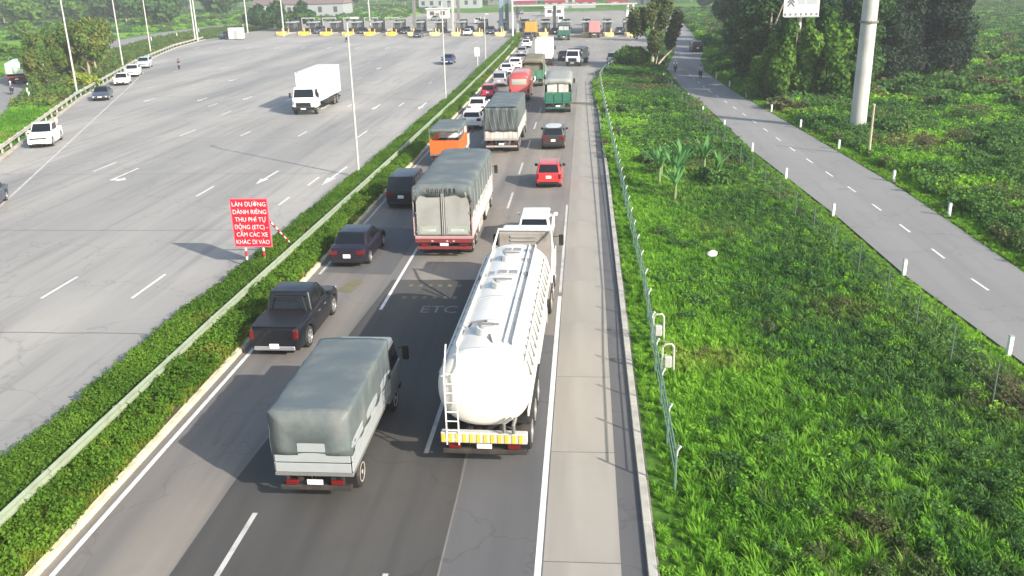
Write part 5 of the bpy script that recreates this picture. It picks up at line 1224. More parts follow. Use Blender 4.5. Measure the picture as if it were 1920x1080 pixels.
# tall columns and the canopy over the right-hand lanes
def column(x, y, h, w, m, label):
    t = thing('steel_column', label, 'column', (x, y, 0), 0)
    MB().box(-w/2, w/2, -w/2, w/2, 0.22, h, 0.03).obj('shaft', m, t); MB().box(-w*0.8, w*0.8, -w*0.8, w*0.8, 0, 0.6, 0.04).obj('footing', M_conc2, t)
    return t
column(-19.2, 212, 12.5, 0.9, M_bluepole, 'thick pale blue steel column beside the median tip'); column(-18.0, 213.4, 12.5, 0.8, mat('dark_blue_steel', (0.10, 0.16, 0.19), 0.5), 'dark blue steel column right of the thick pale blue one')
column(-30.9, 216, 12.5, 0.55, M_steel, 'left one of the pair of slim grey columns in the toll row'); column(-29.6, 216, 12.5, 0.65, M_dkgrey, 'darker right one of the pair of slim columns in the toll row')
column(-40.6, 219, 12.5, 0.7, M_dkgrey, 'dark column behind the dark car leaving the toll gates')
column(-7.0, 212, 6.2, 0.7, M_booth, 'grey canopy column left of the dark green lorry')
column(-15.4, 211, 6.2, 0.5, M_booth, 'grey canopy column at the left end of the canopy'); column(9.3, 208, 6.2, 0.5, M_white, 'white canopy column at the right end of the canopy'); column(10.6, 208.5, 6.2, 0.4, M_white, 'outer white canopy column at the right end')
t = thing('toll_canopy', 'toll canopy with pale blue roof and red fascia blocks over the right lanes', 'canopy', (-2.5, 206, 0), 0)
MB().box(-14, 14, 0, 16, 7.3, 7.6, 0.05).obj('roof', M_canopy, t); MB().box(-13.8, 13.8, 0.3, 0.7, 6.1, 6.4, 0.02).obj('lower_beam', M_steel, t)
for x0 in (-13, -6.5, 0.2, 7.2): MB().box(x0, x0+4.6, 0.0, 0.3, 6.7, 7.3, 0.02).obj('fascia', mat('fascia_red', (0.26, 0.05, 0.065), 0.6), t)
for x0 in np.arange(-13.6, 13.6, 1.7): MB().tube([(x0, 0.5, 6.3), (x0+0.85, 0.5, 7.3), (x0+1.7, 0.5, 6.3)], 0.06, 5).obj('truss_brace', M_dkgrey, t)

# buildings beyond the toll gates
def building(x, y, w, d, h, label, wallm, roofm, pitched=True, nwin=5, cat='building', rz=0.0, rh=None):
    t = thing('building', label, cat, (x, y, 0), rz)
    MB().box(-w/2, w/2, 0, d, -0.05, h, 0).obj('wall', wallm, t, 0); rh = rh or w*0.08
    if pitched: MB().hexa([(-w/2-.4, -.4, h), (w/2+.4, -.4, h), (w/2+.4, d+.4, h), (-w/2-.4, d+.4, h)], [(-w/2+.6, d/2-.1, h+rh), (w/2-.6, d/2-.1, h+rh), (w/2-.6, d/2+.1, h+rh), (-w/2+.6, d/2+.1, h+rh)]).obj('roof', roofm, t, 0)
    else: MB().box(-w/2-.3, w/2+.3, -.4, d+.3, h, h+.35, 0.03).obj('roof', roofm, t)
    for i in range(nwin):
        xx = -w/2+(i+0.5)*w/nwin; ww = min(1.4, w/nwin*0.5)
        MB().box(xx-ww/2, xx+ww/2, -0.05, 0.02, h*0.35, h*0.78).obj('window', M_glass2, t)
    MB().box(-0.6, 0.6, -0.06, 0.02, 0, min(2.3, h*0.6)).obj('door', M_dkgrey, t)
    return t
building(-58, 395, 26, 12, 4.0, 'long low building with a bright pale roof beyond the left toll gates', M_booth, M_roofw, nwin=7)
building(-104, 330, 34, 14, 4.5, 'low building with a dull brown roof at the top left beyond the trees', M_booth, mat('roof_brown', (0.17, 0.125, 0.12), 0.8, var=0.1), nwin=6, rh=3)
building(-34, 430, 22, 12, 4.6, 'grey building with a pale roof behind the middle of the toll row', M_dkgrey, M_roofw, nwin=6)
building(-6, 370, 20, 10, 5.0, 'building with a red roof behind the tip of the median', M_booth, M_roofr, nwin=5, rh=2.6)
building(24, 400, 26, 12, 6.5, 'blue-roofed building behind the canopy on the right', M_wall, M_canopy, nwin=6, rh=2.2)
building(78, 262, 22, 16, 11.5, 'white building with a blue-white roof rising behind the dark trees at the right', M_white, M_canopy, nwin=5, pitched=False)
building(-10, 300, 6, 4, 2.6, 'small white guard hut on the apron beyond the gates', M_white, M_roofw, nwin=2, pitched=False)
building(-48, 300, 7, 4, 2.8, 'small pale hut on the apron beyond the left gates', M_wall, M_roofw, nwin=2, pitched=False)
for i, (k_, st, lab, pm) in enumerate([(1, 'suv', 'dark people carrier in the second toll lane from the left', P_slate), (3, 'sedan', 'dark saloon in the fourth toll lane from the left', P_black), (5, 'mpv', 'dark van at the sixth toll booth from the left', P_brown), (8, 'suv', 'black car right of the pair of slim columns', P_black), (9, 'suv', 'dark grey car left of the thick blue column', P_slate), (12, 'sedan', 'black car between the yellow and the green lorry', P_black), (15, 'mpv', 'dark van in the rightmost toll lane', P_slate)]):
    x_, y_ = ISL[k_]; car(st, lab, 'car', x_+2.5, y_+(9 if k_ < 10 else 4), pm, heading=R(180) if k_ < 10 else 0)
# a few vehicles beyond the gates
car('suv', 'white car beyond the toll gates left of the median tip', 'car', -30, 262, P_white, heading=R(180)); car('mpv', 'dark car beyond the toll gates in the middle of the apron', 'car', -22, 318, P_slate, heading=R(20))
car('suv', 'silver car beyond the canopy on the right', 'car', 0.5, 242, P_silver); car('mpv', 'white van beyond the canopy, near the green lorry', 'car', -6.5, 250, P_white, dims=dict(H=2.1)); car('sedan', 'grey car beyond the left toll gates', 'car', -46, 288, P_grey, heading=R(170))

# ------------------------------------------------------------------ vegetation
def rnd_leaves(n, blobs, size, seed, flat=0.35, shell=0.55, elong=1.5):
    """leaf-sized four-cornered faces through the volume of ellipsoid blobs [(cx,cy,cz,rx,ry,rz)]"""
    rg = np.random.RandomState(seed); B = np.array(blobs, float)
    wt = (B[:, 3]*B[:, 4]*B[:, 5])**0.67; ch = rg.choice(len(B), n, p=wt/wt.sum()); b_ = B[ch]
    d = rg.normal(size=(n, 3)); d /= np.linalg.norm(d, axis=1)[:, None]
    r = (shell+(1-shell)*rg.rand(n)**0.7)*(1+0.18*rg.normal(size=n).clip(-1.5, 2)*0.6)
    P = b_[:, :3]+d*b_[:, 3:6]*r[:, None]
    nrm = d*(1-flat)+rg.normal(size=(n, 3))*0.55+np.array([0, 0, 0.5])*flat; nrm /= np.linalg.norm(nrm, axis=1)[:, None]
    a = np.cross(nrm, rg.normal(size=(n, 3))); a /= np.linalg.norm(a, axis=1)[:, None]; c = np.cross(nrm, a)
    s = size*(0.6+0.8*rg.rand(n))[:, None]
    V = np.stack([P-a*s*elong/2, P-c*s/2+nrm*s*0.1, P+a*s*elong/2, P+c*s/2+nrm*s*0.1], 1).reshape(-1, 3)
    return V, np.arange(n*4).reshape(-1, 4)
def tuft_mesh(name, nb, h, spread, w, seed, m, bend=0.5):
    rg = np.random.RandomState(seed); V = []; F = []
    for i in range(nb):
        a = rg.rand()*6.28; r0 = rg.rand()**0.5*spread*0.4; x, y = r0*math.cos(a), r0*math.sin(a)
        dx, dy = math.cos(a+rg.normal()*0.6), math.sin(a+rg.normal()*0.6); hh = h*(0.55+0.6*rg.rand()); l = spread*(0.4+rg.rand()*0.9)*bend; px, py = -dy, dx; ww = w*(0.7+0.6*rg.rand())
        k = len(V)
        for f, wf in ((0, 0.7), (0.55, 1.0), (1.0, 0.15)):
            ox, oy, oz = x+dx*l*f*f, y+dy*l*f*f, hh*(f-0.25*f*f*bend*1.4)
            V += [(ox-px*ww*wf/2, oy-py*ww*wf/2, oz), (ox+px*ww*wf/2, oy+py*ww*wf/2, oz)]
        F += [(k, k+1, k+3, k+2), (k+2, k+3, k+5, k+4)]
    return np_mesh(name, V, F, m)
PROTO = {}
def proto(name, me):
    o = bpy.data.objects.new(name, me); PROTO[name] = o; return o
def leafmesh(name, n, blobs, size, seed, m, flat=0.5, shell=0.3):
    V, F = rnd_leaves(n, blobs, size, seed, flat, shell); V[:, 2] = np.maximum(V[:, 2], 0.0); return np_mesh(name, V, F, m)
def scatter(name, pts, protos, label, cat='ground cover'):
    """pts: array n x 5 (x,y,z,scale,rot); protos: prototype objects picked by index"""
    pts = np.asarray(pts, np.float32); me = bpy.data.meshes.new(name); me.vertices.add(len(pts)); me.vertices.foreach_set('co', pts[:, :3].ravel())
    for nm, col in (('scl', 3), ('rot', 4)):
        at = me.attributes.new(nm, 'FLOAT', 'POINT'); at.data.foreach_set('value', pts[:, col].copy())
    at = me.attributes.new('pick', 'INT', 'POINT'); at.data.foreach_set('value', np.random.RandomState(len(pts)).randint(0, len(protos), len(pts)).astype(np.int32))
    o = link(name, me); stuff(o, label, cat)
    ng = bpy.data.node_groups.new(name+'_nodes', 'GeometryNodeTree'); ng.interface.new_socket('Geometry', in_out='INPUT', socket_type='NodeSocketGeometry'); ng.interface.new_socket('Geometry', in_out='OUTPUT', socket_type='NodeSocketGeometry')
    gi = ng.nodes.new('NodeGroupInput'); go = ng.nodes.new('NodeGroupOutput'); ip = ng.nodes.new('GeometryNodeInstanceOnPoints')
    g2i = ng.nodes.new('GeometryNodeGeometryToInstance')
    for p in protos[::-1]:
        oi = ng.nodes.new('GeometryNodeObjectInfo'); oi.inputs['Object'].default_value = p; oi.inputs['As Instance'].default_value = True
        ng.links.new(oi.outputs['Geometry'], g2i.inputs[0]) if len(protos) == 1 else None
        oi['k'] = 1
    if len(protos) > 1:
        jg = ng.nodes.new('GeometryNodeJoinGeometry')
        for n_ in [n for n in ng.nodes if n.bl_idname == 'GeometryNodeObjectInfo']: ng.links.new(n_.outputs['Geometry'], jg.inputs[0])
        src = jg.outputs[0]
    else: src = [n for n in ng.nodes if n.bl_idname == 'GeometryNodeObjectInfo'][0].outputs['Geometry']
    ng.nodes.remove(g2i)
    def attr(nm, ty):
        a = ng.nodes.new('GeometryNodeInputNamedAttribute'); a.data_type = ty; a.inputs['Name'].default_value = nm; return a.outputs[0]
    ng.links.new(gi.outputs[0], ip.inputs['Points']); ng.links.new(src, ip.inputs['Instance'])
    if len(protos) > 1: ip.inputs['Pick Instance'].default_value = True; ng.links.new(attr('pick', 'INT'), ip.inputs['Instance Index'])
    cx = ng.nodes.new('ShaderNodeCombineXYZ'); ng.links.new(attr('rot', 'FLOAT'), cx.inputs[2]); ng.links.new(cx.outputs[0], ip.inputs['Rotation'])
    cs = ng.nodes.new('ShaderNodeCombineXYZ'); sc = attr('scl', 'FLOAT')
    for k in range(3): ng.links.new(sc, cs.inputs[k])
    ng.links.new(cs.outputs[0], ip.inputs['Scale']); ng.links.new(ip.outputs[0], go.inputs[0])
    md = o.modifiers.new('scatter', 'NODES'); md.node_group = ng
    return o
RG = np.random.RandomState(7)
def grid_pts(x0, x1, y0, y1, sp, test, smin, smax, z=-0.05, dens=None):
    xs = np.arange(x0, x1, sp); ys = np.arange(y0, y1, sp); X, Y = np.meshgrid(xs, ys); X = X.ravel()+RG.uniform(-.5, .5, X.size)*sp; Y = Y.ravel()+RG.uniform(-.5, .5, Y.size)*sp
    k = test(X, Y)
    if dens is not None: k &= RG.rand(X.size) < dens(X, Y)
    X, Y = X[k], Y[k]; n = len(X)
    # scale follows a smooth patch field so that the cover is uneven
    f = 0.5+0.5*np.sin(X*0.9+1.3*np.sin(Y*0.31))*np.sin(Y*0.53+1.1*np.sin(X*0.7)); s = smin+(smax-smin)*(0.55*f+0.45*RG.rand(n))
    return np.stack([X, Y, np.full(n, z), s, RG.rand(n)*6.283], 1)
def side_l(Y): return np.interp(Y, [p[1] for p in SL], [p[0] for p in SL])
def side_r(Y): return np.interp(Y, [p[1] for p in SR], [p[0] for p in SR])
def edge_r(Y): return np.interp(Y, [p[1] for p in right_edge], [p[0] for p in right_edge])
def kl(Y): return np.interp(Y, [p[1] for p in KL], [p[0] for p in KL])
def cl_r(Y): return np.interp(Y, [p[3] for p in cl[:9]], [p[2] for p in cl[:9]])
def cl_l(Y): return np.interp(Y, [p[1] for p in cl[:9]], [p[0] for p in cl[:9]])

pg = [proto('grass_tuft_%s' % c, tuft_mesh('grass_tuft', 48, 0.46, 0.46, 0.038, i, L_verge)) for i, c in enumerate('abc')]
pv = [proto('weed_%s' % c, leafmesh('weed', 170, [(0, 0, .18, .42, .42, .24), (.2, .1, .34, .2, .2, .2), (-.2, -.12, .3, .22, .2, .18)], 0.075, 10+i, L_verge)) for i, c in enumerate('abc')]
pd = [proto('dark_weed_%s' % c, leafmesh('weed', 220, [(0, 0, .16, .5, .5, .24), (.25, .1, .34, .25, .25, .2), (-.25, -.15, .3, .25, .22, .18)], 0.075, 20+i, L_vergeD)) for i, c in enumerate('abc')]
pgd = [proto('dark_tuft_%s' % c, tuft_mesh('grass_tuft', 44, 0.5, 0.5, 0.04, 80+i, L_vergeD)) for i, c in enumerate('ab')]
ph = [proto('hedge_tuft_%s' % c, leafmesh('hedge_tuft', 210, [(0, 0, .24, .30, .30, .27), (.1, .08, .42, .16, .16, .16), (-.1, -.1, .38, .15, .15, .15)], 0.055, 30+i, L_hedge)) for i, c in enumerate('abc')]
py_ = [proto('yellow_grass_%s' % c, tuft_mesh('grass_tuft', 34, 0.30, 0.34, 0.04, 40+i, L_hedgey)) for i, c in enumerate('ab')]
pdry = [proto('dry_weed_%s' % c, leafmesh('weed', 90, [(0, 0, .3, .5, .5, .4), (.2, .1, .6, .3, .3, .35)], 0.17, 50+i, L_dry)) for i, c in enumerate('ab')]
pf = [proto('field_clump_%s' % c, leafmesh('field_clump', 420, [(0, 0, .25, 1.1, 1.1, .4), (.5, .2, .4, .5, .5, .35), (-.5, -.3, .4, .5, .45, .3)], 0.20, 60+i, L_verge)) for i, c in enumerate('abc')]
pfd = [proto('dark_clump_%s' % c, leafmesh('dark_clump', 440, [(0, 0, .35, 1.1, 1.1, .55), (.5, .2, .6, .55, .55, .45)], 0.20, 70+i, L_vergeD)) for i, c in enumerate('abc')]

inverge = lambda X, Y: (X > edge_r(Y)+0.12) & (X < side_l(Y)-1.0)
def dark_field(X, Y):   # share of darker plants, grows towards the side road
    u = (X-edge_r(Y))/(side_l(Y)-edge_r(Y)); return np.clip(0.02+1.15*u+0.35*np.sin(X*0.55+Y*0.21)*np.sin(Y*0.17), 0.03, 0.95)
A = grid_pts(1.5, 15, 13, 62, 0.30, inverge, 0.5, 1.25, dens=lambda X, Y: 1.0-0.75*dark_field(X, Y)); h_ = len(A)
low = A[:, 0] < edge_r(A[:, 1])+0.9; A[low, 3] *= 0.6
scatter('verge_grass', A[np.arange(len(A)) % 5 > 0], pg, 'bright green long grass covering the verge between motorway and side road', 'grass')
A[:, 3] *= 0.85; scatter('verge_weeds', A[::5], pv, 'bright leafy weeds mixed through the green verge', 'weeds')
Bp = grid_pts(1.5, 15, 13, 62, 0.33, inverge, 0.5, 1.15, dens=dark_field)
scatter('verge_dark_weeds', Bp[Bp[:, 0] > edge_r(Bp[:, 1])+1.2], pd[:1]+pgd+pgd, 'darker creeping weeds on the side road half of the verge', 'weeds')
A = grid_pts(1.2, 16, 62, 150, 0.55, inverge, 0.9, 1.7, dens=lambda X, Y: 1.0-0.7*dark_field(X, Y)); scatter('verge_weeds_far', A, pg+pv, 'bright grass and weeds on the far part of the verge', 'weeds')
Bp = grid_pts(1.2, 16, 62, 150, 0.62, inverge, 0.9, 1.9, dens=dark_field); scatter('verge_dark_weeds_far', Bp, pd, 'dark weeds on the far part of the verge', 'weeds')
pm_ = [proto('shrub_mound_%s' % c, leafmesh('shrub_mound', 800, [(0, 0, .25, .62, .62, .42), (.3, .15, .45, .32, .3, .28), (-.3, -.2, .4, .34, .3, .26), (0, .3, .5, .25, .25, .22)], 0.065, 90+i, L_vergeD)) for i, c in enumerate('abc')]
pst = [proto('dead_stem', tuft_mesh('dead_stem', 16, 0.8, 0.5, 0.025, 99, L_dry))]
def patchy(X, Y, ph_): return np.sin(X*0.8+ph_+1.2*np.sin(Y*0.23+ph_))*np.sin(Y*0.37+ph_*2+0.9*np.sin(X*0.5))
A = grid_pts(3, 14, 13, 150, 0.8, lambda X, Y: inverge(X, Y) & (X > edge_r(Y)+2.0), 0.4, 1.0, dens=lambda X, Y: np.clip(0.05+0.5*(patchy(X, Y, 0.7) > 0.3)*dark_field(X, Y), 0, 1))
scatter('verge_shrub_mounds', A, pm_, 'low dark rounded brushwood in patches over the verge', 'brushwood')
A = grid_pts(2, 14, 13, 110, 0.6, lambda X, Y: inverge(X, Y) & (X > edge_r(Y)+1.2), 0.5, 1.1, dens=lambda X, Y: np.clip(0.02+0.3*(patchy(X, Y, 2.9) > 0.6), 0, 1))
A = np.vstack([A, grid_pts(4.5, 9.5, 41, 47, 0.3, lambda X, Y: ((X-6.6)/1.9)**2+((Y-44.2)/1.6)**2 < 1, 0.5, 1.0)])
scatter('verge_dead_stems', A, pst+[proto('brown_weed', leafmesh('brown_weed', 260, [(0, 0, .12, .42, .42, .2)], 0.06, 97, leaf_mat('leaf_brown', (0.07, 0.085, 0.03), (0.19, 0.19, 0.07), (0.16, 0.11, 0.06), 0.4, 0.3, 0.5)))], 'brown dead stems and dry brush in patches of the verge', 'dry brush')
A = grid_pts(19, 60, 30, 95, 1.1, lambda X, Y: (X > side_r(Y)+2.2) & ~((X-22.25)**2+(Y-75.0)**2 < 2.5), 0.6, 2.2, dens=lambda X, Y: np.clip(0.07+0.6*(patchy(X*0.6, Y*0.8, 1.7) > 0.2), 0, 1))
scatter('field_shrub_mounds', A, pm_, 'rounded brushwood in patches right of the side road', 'brushwood')
# low mown strips along the side road
A = np.vstack([grid_pts(9, 16, 14, 125, 0.22, lambda X, Y: (X < side_l(Y)-0.12) & (X > side_l(Y)-1.15), 0.22, 0.5), grid_pts(15, 21, 14, 125, 0.24, lambda X, Y: (X > side_r(Y)+0.1) & (X < side_r(Y)+1.5), 0.25, 0.6)])
scatter('mown_strip_grass', A, pg+py_, 'short yellow-green grass along both edges of the side road', 'grass')
# right of the side road
inr = lambda X, Y: (X > side_r(Y)+1.3) & ~((X-22.25)**2+(Y-75.0)**2 < 1.2)
A = grid_pts(17, 62, 24, 90, 0.62, inr, 0.8, 1.9, dens=lambda X, Y: 0.9-0.45*(np.sin(X*0.3+2)*np.sin(Y*0.19) > 0.1)); scatter('field_grass', A, pg+pv, 'lush bright grass and weeds right of the side road', 'grass')
Bp = grid_pts(17, 62, 24, 90, 0.75, inr, 0.8, 2.1, dens=lambda X, Y: 0.25+0.6*(np.sin(X*0.3+2)*np.sin(Y*0.19) > 0.1)); scatter('field_dark_weeds', Bp, pd, 'dark weeds in patches right of the side road', 'weeds')
A = grid_pts(16, 190, 88, 330, 1.9, inr, 0.8, 1.8, dens=lambda X, Y: 0.75+0*X); scatter('field_clumps', A, pf+pfd, 'rough green vegetation in the fields at the top right', 'weeds')
A = grid_pts(-260, -60, 84, 420, 2.6, lambda X, Y: ~((Y < 248) & (Y > 136) & (X < cl_l(Y)-2.5) & (X > -120-0.4*(Y-130)) & (np.sin(X*0.2)+np.sin(Y*0.15) < 1.2)) & ((X < cl_l(Y)-0.8) | (Y > 290)) & (X > -80-0.7*(Y)) , 0.6, 1.5, dens=lambda X, Y: 0.55+0*X); scatter('left_field_clumps', A, pf+pfd, 'green vegetation in the fields at the top left', 'weeds')
# strip between the plaza kerb and the country road
def lstrip(X, Y): return (X < kl(Y)-0.9) & (X > np.where(Y < 85, kl(Y)-34, cl_r(Y)+0.3)) & (Y < 285)
A = grid_pts(-120, -28, 44, 110, 0.55, lambda X, Y: lstrip(X, Y) & (X < kl(Y)-0.9) & (Y < 96), 0.7, 1.5); scatter('left_verge_grass', A, pg+pv, 'bright green grass left of the parked pickup', 'grass')
A = np.vstack([grid_pts(-122, -50, 92, 150, 0.95, lstrip, 0.8, 1.9), grid_pts(-122, -70, 150, 285, 0.8, lstrip, 0.5, 0.95)]); scatter('left_strip_weeds', A, pdry+pd+pd, 'dry brownish scrub between the plaza edge and the country road', 'scrub')
# median
inm = lambda X, Y: (X > np.interp(Y, [-10, 30, 60, 100, 168, 200], [-15.55, -15.55, -14.95, -14.6, -14.45, -15.0])) & (X < -13.75) & ~(((X+15.15)**2+(Y-38.25)**2 < 0.1))
A = grid_pts(-15.7, -13.7, 9, 120, 0.21, inm, 0.7, 1.15, z=0.08); B2 = grid_pts(-15.7, -13.8, 120, 196, 0.36, inm, 1.1, 1.8, z=0.08); scatter('median_hedge', np.vstack([A, B2]), ph, 'dense clipped green hedge planting along the median', 'hedge')
A = grid_pts(-13.75, -12.35, 9, 110, 0.19, lambda X, Y: (X > -13.75) & (X < -12.42), 0.7, 1.3, z=0.08, dens=lambda X, Y: 0.85+0.15*np.sin(Y*0.7)); B2 = grid_pts(-13.6, -12.5, 110, 180, 0.4, lambda X, Y: (X < -12.7), 0.8, 1.3, z=0.08)
scatter('median_grass', np.vstack([A, B2]), py_+ph[:1], 'yellowish grass between the guardrail and the kerb of the median', 'grass')

# trees
def tree(name, x, y, h, rad, label, m, seed, trunk=None, kind='round', nleaf=5200, leaf=0.34, group=None, bark=None, lean=(0, 0), cat='tree', mesh=None, rz=0):
    t = thing(name, label, cat, (x, y, -0.05), rz, group); rg = random.Random(seed); bark = bark or M_wood
    if mesh: 
        for nm, me in mesh: link(nm, me, t)
        return t
    th = trunk if trunk is not None else h*0.35; bl = []
    if kind == 'round':
        for i in range(13):
            a = rg.uniform(0, 6.28); f = rg.random(); r_ = rad*rg.uniform(0.15, 0.72)*(1-0.3*f); z = th+(h-th)*(0.12+0.8*f); s = rad*rg.uniform(0.30, 0.5)
            bl.append((lean[0]*z+r_*math.cos(a), lean[1]*z+r_*math.sin(a), z, s, s, s*rg.uniform(0.6, 0.95)))
    elif kind == 'pine':
        for i in range(16):
            f = i/16; a = rg.uniform(0, 6.28); r_ = rad*(1-f)*rg.uniform(0.2, 0.7); z = th+(h-th)*f; s = rad*(0.28+0.35*(1-f))
            bl.append((r_*math.cos(a), r_*math.sin(a), z, s, s, s*0.8))
    elif kind == 'weep':
        for i in range(18):
            a = rg.uniform(0, 6.28); f = rg.random(); r_ = rad*rg.uniform(0.2, 0.9); z = th+(h-th)*(0.1+0.8*f*(1-0.3*r_/rad)); s = rad*rg.uniform(0.2, 0.36)
            bl.append((lean[0]*z+r_*math.cos(a), lean[1]*z+r_*math.sin(a), z, s*0.8, s*0.8, s*1.5))
    elif kind == 'mound':
        for i in range(16):
            a = rg.uniform(0, 6.28); r_ = rad*rg.uniform(0, 0.85); s = rad*rg.uniform(0.25, 0.42); z = max(s*0.4, (h-s)*math.sqrt(max(0, 1-(r_/rad)**2))*rg.uniform(0.5, 1.0))
            bl.append((r_*math.cos(a), r_*math.sin(a), z, s, s, s*0.85))
    V, F = rnd_leaves(nleaf, bl, leaf, seed, 0.35, 0.5, 1.4); V[:, 2] = np.maximum(V[:, 2], 0.02)
    link('crown' if kind != 'mound' else 'foliage', np_mesh('crown', V, F, m), t)
    b = MB(); r0 = max(0.06, h*0.02)
    if kind != 'mound':
        top = (lean[0]*h*0.8, lean[1]*h*0.8, h*0.8); b.tube([(0, 0, -0.05), (lean[0]*h*0.2+0.06, lean[1]*h*0.2, h*0.22), (lean[0]*h*0.45-0.05, lean[1]*h*0.45+0.05, h*0.5), top], [r0*1.3, r0, r0*0.7, r0*0.25], 10); b.obj('trunk', bark, t, 60)
        for k in range(5):
            q = bl[rg.randrange(len(bl))]; z0 = max(th*0.7, q[2]*0.5); b = MB(); b.tube([(lean[0]*z0, lean[1]*z0, z0), ((lean[0]*z0+q[0])/2, (lean[1]*z0+q[1])/2, (z0+q[2])/2+0.15), (q[0], q[1], q[2])], [r0*0.5, r0*0.35, r0*0.15], 6); b.obj('limb', bark, t, 60)
    else:
        b.tube([(0, 0, 0), (0.05, 0.02, h*0.5)], [r0*1.2, r0*0.4], 6); b.obj('stem', bark, t)
    return t
def recopy(src, x, y, rz, s, label, group):
    c = copy_thing(src, label, (x, y, -0.05), rz, group); c.scale = (s, s, s*random.Random(int(x*7+y)).uniform(0.9, 1.12)); return c
# the leaning olive tree and the bush at the right edge of the toll approach
tree('tree', 9.3, 128.5, 11.5, 3.9, 'tall olive-brown tree with leaning pale trunks between the toll approach and side road', L_treeO, 1, trunk=2.8, kind='weep', nleaf=12000, leaf=0.26, bark=M_wood2)
t = thing('leaning_branch', 'pale bare fallen branch leaning out at the foot of the olive tree', 'branch', (9.4, 126.4, 0)); MB().tube([(0, 0, 0), (1.5, 0.6, 1.6), (3.1, 1.2, 3.0)], [0.16, 0.13, 0.06], 8).obj('bough', M_wood2, t, 60); MB().tube([(0.2, 0, 0.2), (0.6, 0.4, 2.4)], [0.10, 0.05], 7).obj('bough', M_wood2, t, 60)
tree('bush', 6.6, 128.5, 3.4, 2.6, 'round bright green bush at the foot of the olive tree', L_treeG, 2, kind='mound', nleaf=6000, leaf=0.26, cat='bush')
# dark green wood behind the side road, with lighter draped trees in front
GD = 'dark trees of the wood right of the side road'
tds = [tree('dark_tree', 20.6, 105, 12.0, 4.2, 'dark leafy tree in the wood, standing closest to the side road', L_treeD, 11, kind='round', nleaf=9000, leaf=0.30, trunk=2.2, group=GD)]
tds.append(tree('dark_tree', 27.5, 112, 12.5, 4.6, 'dark leafy tree in the wood behind the side road', L_treeD, 12, kind='weep', nleaf=9000, leaf=0.32, trunk=1.5, group=GD))
for i, (x, y, s) in enumerate([(23.0, 98.5, .85), (21.8, 113, 1.0), (22.5, 122, 1.0), (23.2, 131, 1.05), (25.0, 141, 1.1), (27.0, 152, 1.1), (31.5, 118, 1.05), (30.0, 128, 1.1), (29.5, 101, .75), (34, 136, 1.1), (32, 146, 1.1), (30, 165, 1.15), (27.6, 172, 1.1), (36, 158, 1.2), (33, 182, 1.2)]):
    recopy(tds[i % 2], x, y, i*1.3, s, 'dark leafy tree in the wood behind the side road', GD)
GG = 'lighter creeper-draped trees in front of the wood'
tg = tree('green_tree', 24.0, 93.0, 7.6, 3.3, 'broad mid green tree draped with creepers in front of the wood, nearest one', L_treeG, 21, kind='weep', nleaf=9000, leaf=0.34, trunk=0.6, group=GG)
recopy(tg, 19.4, 96.5, 2.0, 0.72, 'mid green creeper-draped tree at the left end of the lighter ones', GG); recopy(tg, 24.6, 98.5, 4.0, 1.12, 'mid green creeper-draped tree just left of the monopole top', GG); recopy(tg, 21.2, 94.6, 1.0, 0.96, 'mid green creeper-draped tree under the white billboard', GG)
recopy(tg, 26.6, 91.5, 5.0, 0.5, 'low yellow-green tree at the right end of the lighter ones', GG)
# pines right of the monopole
GP2 = 'dark pines right of the monopole'
tp = tree('pine_tree', 36.5, 109, 14, 3.4, 'dark pine right of the monopole, leftmost of the row', L_treeE, 31, kind='pine', nleaf=8000, leaf=0.26, trunk=2.5, group=GP2)
for i, (x, y, s) in enumerate([(39.5, 112, 1.0), (42.5, 110, .92), (33.5, 104, .85), (38.5, 121, 1.1), (43, 120, 1.1), (46.5, 121, .95), (34.5, 126, 1.1), (30.5, 108, .9)]): recopy(tp, x, y, i*1.1, s, 'dark pine in the dense row right of the monopole', GP2)
# shrubs
GS = 'dark rounded shrubs in the fields'
sb = tree('shrub', 24.6, 72.6, 1.7, 2.0, 'dark shrub at the foot of the monopole', L_vergeD, 41, kind='mound', nleaf=2600, leaf=0.22, cat='shrub', group=GS)
for i, (x, y, s, lab) in enumerate([(29.3, 65.0, .95, 'dark shrub in the grass at the right border of the photo'), (26.0, 61.2, .6, 'small dark shrub left of the one at the right border'), (22.3, 56.0, .75, 'dark shrub beside the right edge of the side road'), (26.2, 51.0, .8, 'dark shrub lower right, below the border shrub'), (18.6, 109.5, .9, 'brownish shrub at the foot of the short pole by the wood'),
        (35.5, 99, 1.2, 'dark shrub in front of the pines, left one'), (41, 98, 1.1, 'dark shrub in front of the pines, middle one'), (47, 96, 1.3, 'dark shrub in front of the pines, right one'), (5.0, 61.5, .75, 'dark shrub in the verge behind the banana plants'), (8.0, 55.2, .7, 'dark shrub in the verge right of the banana plants'), (3.4, 84, .8, 'dark shrub in the verge near the far bend of the fence')]):
    recopy(sb, x, y, i*0.9, s, lab, GS)
